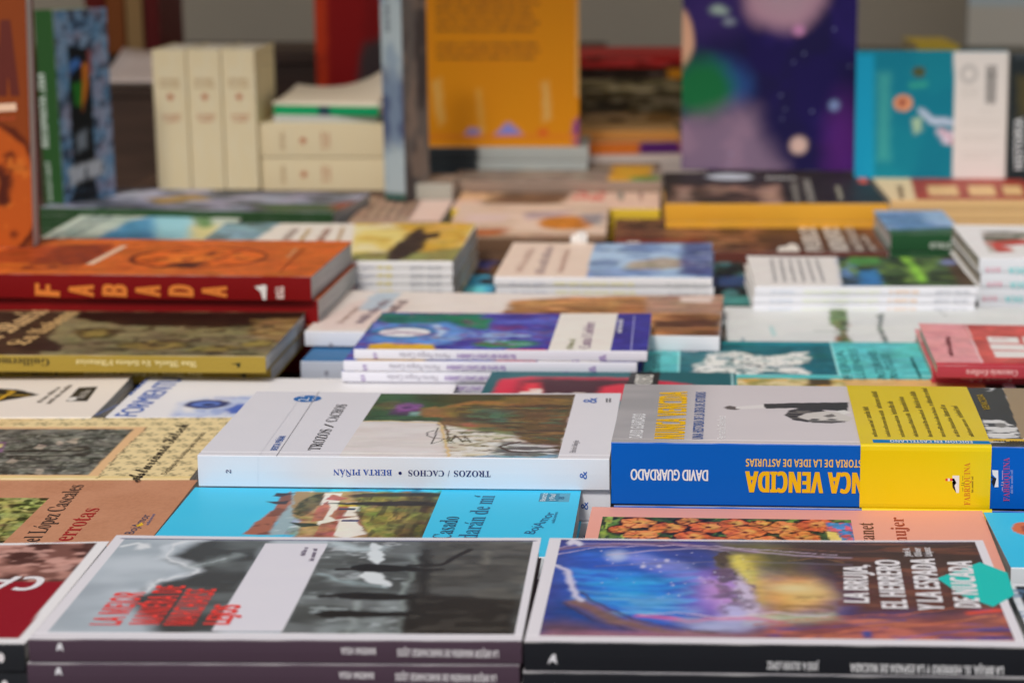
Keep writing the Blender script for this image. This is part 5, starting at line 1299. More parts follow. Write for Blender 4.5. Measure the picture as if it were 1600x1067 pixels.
b.copies(1, .9, 0, offs=[(0, 2.2, 0)], labels=['second red and pink copy beneath the one with white label panels'])

b = bk('fig', 'magazine', 'large white magazine cover with a small green leafy picture and thin black marks', 'magazine')
def paint(cv):
    cv.fill((202, 204, 202)); cv.spk((190, 194, 194), 6, 3, .5, .2, 1, .5)
    cv.pol([(8.87, 14.32), (10.29, 14.63), (10.09, 9.46), (9.37, 5.58), (9.70, 0.93), (8.50, 0.91), (9.06, 5.57), (8.42, 8.12)], (96, 122, 76), .15, .25, .5)
    cv.spk((140, 84, 60), .8, .8, .58, .06, 3, .9, [(8.73, 9.44), (10.19, 9.46), (9.66, 0.46), (8.37, 0.43)]); cv.spk((50, 70, 40), .6, .6, .62, .05, 4, .9, [(8.87, 14.32), (10.29, 14.63), (9.60, 0.93), (8.50, 0.91)])
    cv.line([(7.08, 5.04), (8.41, 5.06), (9.00, 4.82)], .25, (120, 130, 120), .1, .1)
    cv.line([(12.55, 11.10), (13.07, 12.19), (12.35, 6.90), (12.28, 0.98)], .35, (90, 100, 96), .12, .15, .5)
    cv.line([(17.74, 14.76), (18.36, 11.21)], .12, (120, 130, 130), .05)
    cv.line([(3.64, 6.74), (3.73, 3.24)], .25, (150, 190, 190), .1); cv.line([(1.18, 2.22), (1.23, 0.78)], .25, (120, 140, 150), .1)
b.front_cover(grainy(paint), 5); b.spine_part(plain((208, 212, 214)), round_=.05); b.block(); b.back_cover((208, 210, 210))
b.copies(1, 1.21, .05, ['second white magazine beneath the green leafy picture'], stem='the large white magazine pile')

# ================================================================== sixth row
b = bk('bear', 'paperback_book', 'white spined paperback with a yellow meadow cover and a dark bear, topmost of its pile')
def paint(cv):
    cv.fill((222, 212, 200))
    cv.pol([(12.04, 21.95), (23.86, 21.06), (24.01, -0.63), (15.34, -0.55)], (196, 160, 66), .04)
    R = [(12.04, 21.95), (23.86, 21.06), (24.01, -0.63), (15.34, -0.55)]
    cv.clip(R)
    cv.spk((214, 196, 120), 4, 3, .5, .12, 1, .9); cv.spk((236, 226, 190), 3, 2, .62, .08, 2, .7)
    cv.pol([(14.58, 4.00), (19.57, 5.14), (24.92, 7.69), (24.79, -1.25), (15.06, -1.51)], (132, 128, 76), .8, .6, 1.5)
    cv.pol([(16.67, 19.68), (23.84, 20.66), (23.78, 7.65), (20.82, 4.17)], (186, 140, 44), 1, .6, 1.5, .8)
    cv.pol([(18.14, 1.13), (17.65, 7.49), (18.25, 11.41), (18.37, 17.39), (18.99, 18.18), (19.72, 14.39), (21.07, 15.93), (21.12, 12.58), (20.38, 11.10), (20.60, 5.85), (19.94, 2.48), (19.20, -0.13)], (54, 42, 36), .3, .4, .9)
    cv.clip(None)
    cv.pol([(-0.38, 21.62), (5.08, 21.36), (4.68, 8.90), (0.10, 8.77)], (120, 150, 160), .3, .3, 1); cv.spk((70, 84, 80), 1.5, 1, .56, .08, 5, .8, [(-0.38, 21.62), (5.08, 21.36), (4.68, 8.90), (0.10, 8.77)])
b.front_cover(grainy(paint), 5); b.spine_part(plain((230, 228, 226)))
b.letters('top', words((8.21, 2.83), (7.59, 17.87), .9, (160, 140, 130), 2) + words((9.60, 2.87), (8.79, 17.90), .6, (190, 160, 110), 3) + words((11.54, 2.92), (10.59, 17.95), .9, (150, 100, 80), 4) + words((13.31, 2.31), (11.79, 17.98), .5, (190, 160, 120), 5))
SPI = (196, 190, 180)
b.letters('spine', words((23.01, 0.29), (20.28, 0.28), .36, (170, 170, 172), 3) + words((18.75, 0.27), (17.55, 0.26), .36, (214, 200, 120), 4) + words((17.11, 0.26), (15.69, 0.26), .36, (190, 190, 196), 5))
b.block(); b.back_cover((230, 228, 226))
b.copies(8, .68, .12, ['second white spined copy from the top of the bear cover pile', 'third white spined copy from the top of the bear cover pile', 'fourth white spined copy from the top of the bear cover pile'], 'white spined bear cover paperbacks', stem='the bear cover pile')

b = bk('sky', 'paperback_book', 'white spined paperback with peach lettered panel and blue sky painting, topmost of its pile')
def paint(cv):
    cv.fill((222, 200, 184))
    R = [(7.54, 18.31), (18.53, 17.94), (18.65, -0.59), (7.74, -0.35)]
    cv.pol(R, (132, 156, 190), .03)
    cv.spk((166, 190, 214), 4, 2, .52, .12, 1, .9, R); cv.spk((92, 112, 150), 3, 2, .58, .1, 2, .8, R)
    cv.pol([(10.79, 4.07), (11.48, 7.97), (14.25, 10.07), (16.53, 8.80), (17.11, 5.88), (14.37, 4.19)], (158, 142, 124), .5, .5, 1, .9)
    cv.pol([(15.63, 17.84), (18.47, 17.93), (18.54, 0.61), (15.62, 1.74)], (66, 72, 120), .5, .4, 1, .85); cv.spk((140, 150, 180), 1.5, 1, .6, .06, 3, .8, [(15.70, 12.51), (18.46, 12.60), (18.55, 4.33), (15.58, 4.23)])
b.front_cover(grainy(paint), 5); b.spine_part(plain((232, 230, 230)))
b.letters('top', words((2.13, 2.22), (2.37, 14.52), .8, (196, 170, 156), 2) + words((4.11, 1.36), (3.92, 15.64), .9, (170, 150, 146), 3) + words((5.67, 2.34), (5.56, 13.92), .7, (190, 160, 146), 4))
b.letters('spine', words((17.96, 0.33), (14.46, 0.36), .36, (190, 190, 190), 3) + words((11.77, 0.34), (4.76, 0.35), .36, (212, 206, 160), 4) + words((4.22, 0.35), (1.25, 0.33), .36, (190, 190, 196), 5))
b.block(); b.back_cover((232, 230, 230))
b.copies(3, .76, .2, ['second white spined copy beneath the blue sky painting', 'third white spined copy beneath the blue sky painting', 'lowest white spined copy beneath the blue sky painting'], 'white spined blue sky paperbacks')
# a small folded paper standing on it
t = bk('sky', 'paper_tag', 'crumpled white paper tag standing at the back edge of the peach panel cover', 'tag')
pt = (6.08, 17.89)
rnd = random.Random(3); V = []
for i in range(7):
    a = i / 6
    for j in range(4):
        V.append((pt[0] - .75 + 1.5 * a + rnd.uniform(-.1, .1), pt[1] + .15 * math.sin(a * 9) + j * .05 - .35, t.th + .0 + j * .32 * (1.2 - abs(a - .6)) + (rnd.uniform(0, .08) if j else 0)))
Vn = np.array(V)
t.cover = mesh_obj('paper', t.P(*Vn.T), [(i * 4 + j, (i + 1) * 4 + j, (i + 1) * 4 + j + 1, i * 4 + j + 1) for i in range(6) for j in range(3)], MATTE, t.root, np.tile(lin((232, 228, 222), 1.3), (28, 1)))
m_ = t.cover.modifiers.new('thickness', 'SOLIDIFY'); m_.thickness = .03 * CM

b = bk('gram', 'paperback_book', 'white spined paperback with printed text panel and green garden photograph, topmost of its pile')
def paint(cv):
    cv.fill((208, 204, 200))
    R = [(8.31, 15.34), (18.92, 15.34), (18.62, -0.88), (7.31, -0.88)]
    cv.pol(R, (66, 84, 52), .03)
    cv.pol([(8.31, 15.34), (9.59, 15.34), (8.75, -0.88), (7.21, -0.88)], (92, 120, 160), .4, .4, 1)
    cv.spk((96, 124, 58), 1.6, 2.4, .56, .08, 1, .9, R); cv.spk((36, 44, 30), 2, 2, .56, .08, 2, .9, R)
    cv.pol([(9.19, 14.30), (11.80, 14.30), (11.71, 10.93), (9.08, 10.26)], (76, 130, 64), .3, .3, .8); cv.pol([(9.28, 6.71), (11.13, 8.31), (10.79, 0.59), (8.88, 0.29)], (56, 110, 160), .4, .3, .8)
    cv.line([(14.33, 14.99), (14.49, 8.31), (14.33, 2.08)], .8, (126, 176, 60), .4, .3, .8)
    cv.pol([(17.75, 15.34), (18.92, 15.34), (18.66, -0.00), (17.16, -0.00)], (74, 60, 46), .4, .3, 1); cv.ell((17.96, 11.59), .9, 1.2, (110, 120, 160), .4, .3, .6)
b.front_cover(grainy(paint), 5); b.spine_part(plain((232, 232, 236)))
it = []
for i, (p, r_) in enumerate(zip([(2.01, 2.08), (2.83, 2.08), (3.64, 2.08), (4.45, 2.08), (5.27, 2.08), (6.08, 2.08)], [(2.34, 13.28), (3.15, 13.28), (3.96, 13.28), (4.77, 13.28), (5.57, 13.28), (6.38, 13.28)])):
    it += words(p, r_, .42, (168, 166, 166), i, .5)
b.letters('top', it)
b.letters('spine', words((17.96, 0.42), (14.74, 0.42), .36, (176, 178, 184), 3) + words((13.67, 0.42), (11.26, 0.42), .36, (220, 190, 160), 4) + words((10.45, 0.42), (3.75, 0.42), .36, (206, 210, 190), 5) + words((3.22, 0.42), (1.07, 0.42), .36, (190, 196, 206), 6))
b.block(cream=True); b.back_cover((232, 232, 236))
b.copies(5, .745, .18, ['second white spined copy beneath the green garden photograph', 'third white spined copy beneath the green garden photograph'], 'white spined garden photograph paperbacks', stem='the garden photograph pile')

b = bk('side', 'paperback_book', 'white paperback with a red and white picture, topmost of the pile at the right edge')
def paint(cv):
    cv.fill((228, 226, 226))
    R = [(2.20, 14.33), (12.10, 14.49), (10.90, 2.80), (1.26, 2.97)]
    cv.pol(R, (170, 164, 156), .03)
    cv.spk((60, 66, 50), 2, 1.4, .56, .07, 1, .9, R); cv.pol([(1.80, 8.48), (5.47, 9.97), (6.89, 5.09), (2.09, 2.99)], (178, 70, 62), .4, .4, .8); cv.pol([(3.19, 6.40), (6.25, 7.85), (6.65, 3.73), (3.76, 3.01)], (226, 222, 220), .3, .3, .6)
b.front_cover(grainy(paint), 5); b.spine_part(plain((228, 230, 234)))
AQ = (96, 196, 196)
b.letters('spine', [('OCA', (4.04, 0.44), (2.52, 0.43), .5, AQ, 'bold'), ('HESTORIES', (9.26, 0.45), (4.48, 0.44), .5, AQ, 'bold'), ('B E R', (1.76, 0.43), (0.56, 0.43), .36, (220, 110, 140), 'sans')])
b.block(cream=True); b.back_cover((228, 230, 234))
b.copies(4, 1.24, .15, ['second white book with turquoise spine letters at the right edge', 'third white book with turquoise spine letters at the right edge'], 'white paperbacks with turquoise spine letters', stem='the turquoise lettered pile at the right edge')

b = bk('gap', 'paperback_book', 'dark yellow picture book with a cyan patch, low between the bear and sky piles')
def paint(cv):
    cv.fill((92, 66, 38))
    cv.spk((160, 120, 40), 2, 2.5, .55, .08, 1, .9); cv.spk((34, 30, 38), 1.6, 2.2, .55, .08, 2, .9)
    cv.pol([(0, 14), (1.5, 12), (2.5, 20), (1, 24), (0, 24)], (66, 72, 130), .8, .6, 1.5)
    cv.pol([(-.5, -1), (3, -.5), (3, 5), (2, 9), (-.5, 10)], (62, 160, 196), .5, .5, 1.2)
    cv.pol([(.4, .3), (2.4, .4), (2.2, 3.4), (.6, 3)], (110, 220, 230), .4, .3, .8)
    cv.pol([(1.2, 4.5), (2.8, 4), (3.2, 7), (1.6, 7.5)], (30, 40, 50), .4, .3, .8)
b.front_cover(grainy(paint), 5); b.spine_part(plain((60, 52, 40))); b.block(); b.back_cover((60, 52, 40))
b.copies(1, 1.0, .05, ['second copy beneath the dark book with the cyan patch'])
b = bk('nook', 'paperback_book', 'dark green and teal picture book lying low between the sky and garden piles')
def paint(cv):
    cv.fill((40, 52, 46)); cv.spk((24, 28, 34), 2, 2, .5, .1, 1, .9); cv.spk((70, 120, 120), 1.6, 1.6, .6, .06, 2, .9)
    cv.pol([(2, -1), (7, -1), (7, 4), (3, 4)], (70, 130, 126), .8, .6, 1.2); cv.pol([(3, 9), (7, 9), (7, 14), (3, 13)], (50, 70, 110), .8, .6, 1.2)
b.front_cover(grainy(paint), 5); b.spine_part(plain((40, 60, 56))); b.block(); b.back_cover((40, 60, 56))
b.copies(1, 1.0, .05, ['second copy beneath the dark green and teal book'])

b = bk('brown', 'picture_book', 'large reddish brown picture book with white capital letters at its right part')
def paint(cv):
    cv.fill((92, 58, 44))
    cv.spk((122, 78, 54), 4, 2.4, .5, .1, 1, .9); cv.spk((56, 38, 32), 3, 2, .56, .08, 2, .9); cv.spk((136, 96, 70), 2, 1, .62, .06, 3, .7)
    cv.pol([(14.72, 19.21), (25.50, 19.21), (25.90, -0.63), (14.85, -0.63)], (64, 42, 36), 1, .6, 2, .8)
    cv.pol([(0.02, 8.22), (8.99, 8.22), (8.72, -0.63), (0.13, -0.63)], (112, 42, 36), 1, .6, 2, .7)
b.front_cover(grainy(paint), 4); b.spine_part(plain((92, 50, 42)))
WT = (206, 200, 192)
b.letters('top', [('PUEBLOS', (20.29, 0.48), (20.66, 16.14), 1.7, WT, 'bold'), ('MINEROS', (22.82, 0.48), (23.06, 16.14), 1.7, WT, 'bold'), ('ANTIGUOS', (24.30, 0.48), (24.52, 16.14), .9, WT, 'sans'),
                  ('del valle', (25.41, 0.48), (25.30, 9.84), .6, WT, 'sans'), ([(15.82, 0.11), (17.98, 0.11), (18.02, 3.89), (17.47, 5.06), (16.83, 3.13), (16.06, 2.74)], 0, 0, 0, WT), ([(25.41, 19.65), (26.36, 19.65), (26.39, 17.44), (25.05, 17.44)], 0, 0, 0, WT)])
b.letters('top', [([(1.05, -0.63), (2.46, -0.63), (2.58, 5.84), (1.32, 5.84)], 0, 0, 0, (214, 206, 200))], 'white_label', h=.03)
b.block(); b.back_cover((92, 50, 42)); b.copies(1, 1.5, .1, ['second copy beneath the large reddish brown picture book'])

b = bk('skyg', 'hardback_book', 'small hardback with blue sky cover and green spine beside the turquoise lettered pile')
def paint(cv):
    cv.fill((92, 122, 160)); cv.spk((140, 166, 196), 3, 2, .54, .12, 1, .9); cv.pol([(-1, -1), (9, -1), (9, 4), (-1, 2.5)], (52, 84, 60), .6, .5, 1.5)
b.front_cover(grainy(paint), 5); b.spine_part(plain((36, 76, 46)), round_=.12); b.letters('spine', [('CASTELO', (6.56, 0.85), (3.71, 0.85), .5, (214, 220, 210), 'bold')]); b.block(); b.back_cover((40, 84, 50))
b.copies(2, 1.75, .1, ['second green spined hardback beneath the blue sky cover', 'lowest green spined hardback beneath the blue sky cover'], 'small green spined hardbacks')

# ================================================================== seventh row
b = bk('boat', 'picture_book', 'pale picture book with a blue boat cover in front of the standing dark green book')
def paint(cv):
    cv.fill((176, 186, 172))
    cv.spk((206, 206, 190), 4, 3, .55, .12, 1, .8); cv.spk((130, 150, 140), 2.5, 1.5, .6, .08, 2, .6)
    cv.pol([(5.64, 0.00), (5.83, 11.75), (8.07, 16.12), (11.76, 0.00)], (74, 130, 164), .5, .4, 1.2); cv.pol([(7.51, 15.68), (11.47, 15.68), (14.83, 0.00), (11.46, 0.00)], (140, 190, 200), .8, .4, 1.2)
    cv.pol([(12.95, 8.79), (15.66, 9.62), (16.67, 0.00), (14.52, 0.00)], (196, 186, 130), .8, .4, 1.2); cv.pol([(11.85, 13.91), (13.82, 13.91), (15.21, 7.13), (13.94, 7.13)], (96, 130, 80), .5, .4, 1)
b.front_cover(grainy(paint), 4); b.spine_part(plain((190, 196, 186)))
b.letters('top', words((1.44, 0.77), (2.23, 15.68), .8, (130, 140, 136), 2) + words((2.98, 0.77), (3.55, 15.68), .8, (130, 140, 136), 3))
b.block(); b.back_cover((190, 196, 186)); b.copies(2, 1.43, .1, ['second pale copy beneath the blue boat cover', 'lowest pale copy beneath the blue boat cover'])

b = bk('green', 'hardback_book', 'dark green edged hardback with a slate blue photograph, lying behind the boat cover')
def paint(cv):
    cv.fill((96, 98, 112)); cv.spk((130, 130, 148), 5, 2, .52, .1, 1, .9); cv.spk((44, 48, 52), 4, 1.6, .58, .08, 2, .9)
    cv.pol([(8.64, 7.78), (12.72, 12.29), (15.73, 7.73), (11.36, 4.28)], (130, 104, 60), .8, .5, 1.2); cv.pol([(21.33, 5.58), (31.98, 6.97), (32.36, 0.59), (24.34, 0.44)], (52, 72, 44), 1, .6, 2); cv.pol([(29.32, 6.62), (31.90, 9.83), (32.94, 3.37), (30.58, 2.16)], (120, 60, 46), .8, .5, 1.2)
    cv.pol([(3.38, 12.10), (8.19, 14.79), (8.61, 9.75), (4.58, 7.25)], (150, 150, 164), .8, .5, 1.2, .8)
b.front_cover(grainy(paint), 4); b.spine_part(plain((36, 62, 34))); b.block(); b.back_cover((36, 62, 34))
b.copies(6, .71, .1, group='dark green edged hardbacks lying in a pile', stem='the dark green edged pile')

b = bk('oval', 'paperback_book', 'pinkish beige paperback with an orange oval, in front of the yellow edged book')
def paint(cv):
    cv.fill((186, 160, 140)); cv.spk((206, 182, 166), 4, 2, .55, .12, 1, .8)
    cv.ell((11.69, 9.73), 2.9, 4.4, (176, 108, 40), .5, .4, 1.5); cv.pol([(12.81, 15.85), (15.47, 15.85), (15.28, 8.04), (13.65, 8.88)], (120, 120, 130), .6, .4, 1, .8); cv.pol([(7.10, 16.76), (12.42, 17.67), (10.55, 14.07), (7.39, 11.44)], (150, 130, 140), .6, .5, 1, .8)
    cv.pol([(-0.45, 4.75), (5.76, 6.38), (6.22, -0.77), (-0.54, -0.77)], (150, 84, 50), 1, .6, 1.5); cv.pol([(1.16, 15.85), (5.82, 15.85), (5.49, 10.58), (1.09, 8.88)], (196, 172, 164), .8, .5, 1.5)
    cv.pol([(-0.77, 1.56), (16.01, 2.35), (16.06, -0.77), (-0.54, -0.77)], (140, 112, 92), .3, .3, 1)
b.front_cover(grainy(paint), 4); b.spine_part(plain((96, 72, 54))); b.block(); b.back_cover((96, 72, 54)); b.copies(2, 1.4, .1, ['second copy beneath the orange oval cover', 'lowest copy beneath the orange oval cover'])

b = bk('letters', 'paperback_book', 'yellow edged paperback with a peach portrait cover and red letters on pink')
def paint(cv):
    cv.fill((214, 180, 160)); cv.pol([(3.78, 20.70), (13.19, 20.70), (11.42, -0.94), (2.49, -0.94)], (104, 78, 58), .8, .6, 1.5)
    cv.pol([(-2.89, 19.58), (5.29, 20.70), (4.00, 6.84), (-2.39, 6.84)], (212, 170, 130), .8, .5, 1.5); cv.spk((130, 96, 70), 2, 1.6, .6, .06, 2, .8, [(-2.89, 19.58), (5.29, 20.70), (4.00, 6.84), (-2.39, 6.84)]); cv.spk((80, 58, 46), 2, 1.4, .55, .08, 3, .8, [(3.78, 20.70), (13.19, 20.70), (11.42, -0.94), (2.49, -0.94)])
    cv.pol([(-7.38, 13.04), (-1.74, 15.18), (-1.63, -0.94), (-7.13, -0.94)], (190, 150, 140), .8, .5, 1.5)
b.front_cover(grainy(paint), 4); b.spine_part(plain((190, 160, 50)))
b.letters('top', [('IA', (14.45, 6.84), (14.65, 16.26), 1.6, (176, 72, 62), 'bold'), ('RA', (16.37, 6.34), (16.49, 16.81), 1.6, (176, 72, 62), 'bold')] + words((18.57, 6.84), (18.42, 16.81), .9, (120, 120, 110), 2) + words((20.70, 6.84), (20.56, 15.72), .5, (150, 120, 110), 3))
b.block(); b.back_cover((60, 40, 36)); b.copies(2, 1.2, .05, ['second copy beneath the peach portrait cover', 'lowest copy beneath the peach portrait cover'])

b = bk('mauve', 'paperback_book', 'brownish mauve paperback with small lettering behind the bear cover')
def paint(cv):
    cv.fill((150, 122, 102)); cv.spk((130, 104, 88), 3, 2, .5, .15, 1, .7); cv.pol([(5.34, 21.56), (9.78, 20.51), (9.60, -0.43), (6.31, -0.43)], (196, 170, 158), .4, .3, 1)
b.front_cover(grainy(paint), 4); b.spine_part(plain((150, 122, 102)))
b.letters('top', [x for i in range(5) for x in words((1.5 + i * 1.1, 2), (1.5 + i * 1.1, 18), .5, (110, 86, 74), i)])
b.block(); b.back_cover((150, 122, 102)); b.copies(1, 1.9, .1, ['second copy beneath the brownish mauve cover'])

b = bk('grayb', 'hardback_book', 'small grey spined hardback lying against the tall grey blue book')
b.front_cover(plain((112, 100, 90)), 4); b.spine_part(plain((134, 132, 122)), round_=.12); b.block(); b.back_cover((120, 118, 110)); b.copies(1, 1.7, .1, ['second small grey spined hardback beneath the first'])
b = bk('brownb', 'hardback_book', 'brownish grey covered hardback with an orange patch below the standing orange book')
def paint(cv):
    cv.fill((112, 100, 90)); cv.spk((136, 122, 110), 5, 1, .52, .12, 1, .8); cv.spk((84, 72, 66), 3, .6, .58, .08, 2, .8)
    cv.pol([(18.22, 14.58), (23.00, 14.58), (22.62, -0.55), (17.83, -0.55)], (176, 128, 40), .4, .3, 1); cv.pol([(20.35, 3.91), (23.69, 5.05), (23.48, -2.18), (20.38, -2.18)], (84, 110, 50), .5, .4, 1)
b.front_cover(grainy(paint), 4); b.spine_part(plain((120, 104, 92)), round_=.1); b.block(); b.back_cover((120, 118, 110)); b.copies(3, 1.22, .1, group='brownish grey hardbacks', stem='the brownish grey pile below the orange book')

b = bk('gold', 'picture_book', 'black picture book with white letters and a golden yellow spine, below the standing galaxy cover')
def paint(cv):
    cv.fill((38, 34, 34)); R = [(0.89, 14.79), (12.87, 14.79), (11.95, -0.92), (0.12, -0.92)]
    cv.pol(R, (70, 52, 44), .3, .2, 1); cv.spk((120, 92, 80), 3, 3, .55, .08, 1, .9, R); cv.spk((30, 24, 22), 2.5, 2, .58, .07, 2, .9, R)
    cv.pol([(10.29, 12.70), (12.45, 13.74), (12.01, 0.00), (9.90, 0.00)], (150, 118, 104), .8, .5, 1.5, .7); cv.pol([(1.41, 12.70), (3.09, 12.70), (2.57, 2.80), (1.37, 2.80)], (140, 112, 100), .6, .5, 1.2, .8)
    cv.ell((7.51, 21.29), 2.6, 2.6, (170, 176, 186), .5, .2, 1); cv.pol([(22.18, 25.83), (23.22, 25.83), (22.58, 15.85), (21.73, 15.85)], (206, 76, 44), .3, .2, .8)
b.front_cover(grainy(paint), 4); b.spine_part(plain((222, 162, 52)))
b.letters('top', [('MINA', (11.58, 19.08), (14.96, 19.08), 2.0, (190, 188, 184), 'bold')] + words((13.96, 1.39), (14.75, 16.38), .8, (120, 116, 110), 2) + words((15.62, 1.39), (16.39, 19.08), 1.0, (130, 126, 120), 3) + words((18.62, 2.80), (19.26, 13.74), .7, (150, 146, 130), 4))
b.letters('spine', words((9.24, 0.91), (3.30, 0.91), .5, (196, 140, 40), 3))
b.block(); b.back_cover((222, 162, 52)); b.copies(2, 1.84, .1, ['second yellow spined picture book beneath the black cover', 'third yellow spined picture book beneath the black cover'], 'yellow spined picture books')

b = bk('rosso', 'paperback_book', 'dark red paperback with cream title boxes, below the standing teal book')
def paint(cv):
    cv.fill((134, 52, 40)); cv.pol([(-0.65, 26.54), (5.20, 26.54), (2.62, -0.94), (-0.84, -0.94)], (214, 190, 150), .05); cv.pol([(-0.65, 26.54), (4.97, 26.54), (4.45, 19.60), (-0.76, 18.48)], (206, 206, 190), .3)
    for p in ([(5.31, 10.94), (8.54, 10.94), (7.73, 2.88), (4.47, 2.88)], [(9.80, 10.94), (12.61, 10.94), (11.65, 2.88), (8.81, 2.88)], [(13.52, 10.94), (15.55, 10.94), (14.59, 3.36), (12.55, 3.36)]): cv.pol(p, (196, 158, 110), .15, .1, .5)
b.front_cover(grainy(paint), 4); b.spine_part(plain((214, 176, 122)))
b.letters('top', words((1.59, 0.95), (2.64, 10.94), .7, (110, 86, 60), 2)); b.block(); b.back_cover((214, 176, 122)); b.copies(4, 1.1, .1, group='dark red paperbacks with cream title boxes', stem='the dark red pile below the teal book')

# ================================================================== standing books and the back of the stall
b = bk('sfab', 'hardback_book', 'orange cookery book standing upright at the left edge with the round bean drawing', stand=True)
def paint(cv):
    cv.fill((122, 56, 18)); cv.spk((114, 50, 16), 6, 6, .5, .2, 1, .5)
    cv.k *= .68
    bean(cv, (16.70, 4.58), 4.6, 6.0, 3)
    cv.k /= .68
    cv.pol([(17.41, 6.60), (18.78, 6.17), (18.58, 3.52), (17.62, 3.25)], (70, 26, 14), .3, .4, .8)
b.front_cover(paint, 5); b.spine_part(plain(MAROON))
b.letters('top', [('FABADA', (11.40, 12.40), (19.46, 12.51), 6.2, (84, 26, 14), 'heavy'), ([(13.23, 11.61), (19.33, 11.93), (19.37, 11.30), (13.21, 10.98)], 0, 0, 0, (226, 190, 160))])
b.letters('top', words((14.78, 10.40), (19.23, 10.51), .4, (150, 60, 24), 2))
b.block(); b.back_cover(MAROON)

b = bk('green_s', 'paperback_book', 'green spined paperback standing upright with a blue stone doorway cover', stand=True)
def paint(cv):
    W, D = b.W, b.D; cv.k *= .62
    cv.fill((104, 148, 184)); cv.spk((140, 164, 190), 1.2, 1.2, .5, .12, 1, .8); cv.spk((54, 62, 80), .8, .7, .6, .05, 2, .9)
    for x in (0.0, .33, .68, 1): cv.line([(x * W, -1), (x * W + .3, D)], .12, (60, 70, 92), .08, .5, 1)
    for y in (2, 6, 10, 14, 18, 20.5): cv.line([(0, y), (W, y + .4)], .12, (60, 70, 92), .08, .5, 1)
    cv.spk((170, 160, 180), 2, 2, .6, .08, 3, .5)
    cv.pol([(1.6, 2), (5.0, 2), (5.0, 16.6), (1.8, 17)], (22, 26, 30), .15, .2, 1)
    cv.pol([(2.4, 11), (3.4, 10.5), (3.8, 13.4), (2.2, 13)], (40, 120, 40), .3, .2, .8); cv.pol([(3.5, 10.2), (4.3, 12), (4.6, 15), (3.9, 15)], (226, 130, 40), .25, .2, .8)
    cv.pol([(2, 14), (3.6, 15), (3.2, 15.8), (2, 15.2)], (70, 120, 190), .2, .2, .8); cv.pol([(4.6, 14), (5.2, 14), (5.2, 16.4), (4.6, 16.4)], (150, 80, 80), .2)
    cv.pol([(1, 2.6), (6.2, 3.2), (6, 4.9), (.9, 4.4)], (196, 200, 206), .3, .3, .8); cv.pol([(2.4, 6), (4, 6.2), (4, 8.2), (2.6, 8)], (130, 140, 150), .4, .3, .8)
    cv.spk((40, 46, 56), .5, .8, .62, .05, 5, .8, [(1, 2.4), (6.2, 3), (6, 5), (.9, 4.6)])
    cv.pol([(1.4, .6), (5, .6), (5, 2), (1.4, 2)], (40, 44, 50), .3, .3, .8)
b.front_cover(paint, 6); b.spine_part(plain((36, 68, 33)), side='left')
b.letters('top', words((2.6, 18.7), (5.4, 18.9), .6, (34, 40, 60), 3))
b.letters('spine', [('NEL ATAPECER', (14.2, 1.0), (6.5, 1.0), .8, (206, 216, 206), 'bold'), ('Pablo Suárez', (5.0, 1.05), (1.0, 1.05), .6, (196, 206, 196), 'sans')])
b.block(cream=True, s0=.02); b.back_cover((44, 84, 40))

CREAM = (218, 202, 164)
XS = 3.72
vl = ['leftmost of the three cream volumes standing upright', 'middle one of the three cream volumes standing upright', 'rightmost of the three cream volumes standing upright']
b = bk('vol', 'cloth_volume', vl[0], group='cream volumes standing upright', base=(FRAMES['vol'][3], FRAMES['vol'][4] / 2, FRAMES['vol'][5] / 2))
b.front_cover(plain((186, 176, 142)), 2, mat=MATTE)
def paint(cv):
    cv.fill(CREAM); cv.spk((222, 210, 178), 1.2, .3, .55, .1, 1, .5)
b.spine_part(paint, mat=MATTE, round_=.3)
TB, TR_ = (140, 112, 76), (150, 92, 64)
t0 = b.th / 2
b.letters('spine', [('HESTORIA', (3.6, .8), (3.6, b.th - .8), .42, TB, 'serif'), ('D’ASTURIES', (4.2, .7), (4.2, b.th - .7), .36, TB, 'serif'),
                    ([(5.2 + (.55 if i % 2 == 0 else .24) * math.cos(i * math.pi / 5), t0 + (.55 if i % 2 == 0 else .24) * math.sin(i * math.pi / 5)) for i in range(10)], 0, 0, 0, TR_),
                    ('AUTORES', (7.5, .8), (7.5, b.th - .8), .38, TR_, 'serif'), ('VARIOS', (8.0, 1.0), (8.0, b.th - 1.0), .36, TR_, 'serif')])
b.block(cream=True, inset=.15); b.back_cover((186, 176, 142))
for i in (1, 2):
    r = b.root.copy(); COL.objects.link(r); r.location.x += i * (b.th + .06) * CM; r.location.y += .15 * i * CM; r['label'] = vl[i]
    for ch in b.root.children:
        c = ch.copy(); COL.objects.link(c); c.parent = r
        for g in ch.children:
            d = g.copy(); COL.objects.link(d); d.parent = c

b = bk('crem2', 'cloth_volume', 'cream volume lying flat on another one, under the green spined booklet', group='cream volumes lying flat')
b.front_cover(plain((200, 190, 158)), 2, mat=MATTE)
def paint(cv):
    cv.fill((210, 194, 158)); cv.spk((214, 200, 166), .3, 1.2, .55, .1, 1, .5)
b.spine_part(paint, mat=MATTE, round_=.3)
b.letters('spine', [('HESTORIA', (3.1, .9), (3.1, b.th - .9), .42, TB, 'serif'), ([(5.2 + (.55 if i % 2 == 0 else .24) * math.cos(i * math.pi / 5), t0 + (.55 if i % 2 == 0 else .24) * math.sin(i * math.pi / 5)) for i in range(10)], 0, 0, 0, TR_),
                    ('AUTORES', (7.6, .9), (7.6, b.th - .9), .38, TR_, 'serif'), ('VARIOS', (8.2, 1.0), (8.2, b.th - 1.0), .36, TR_, 'serif')])
b.block(cream=True, inset=.15); b.back_cover((200, 190, 158))
b.copies(1, 3.78, .1, ['lower cream volume lying flat beneath the other one'], 'cream volumes lying flat')

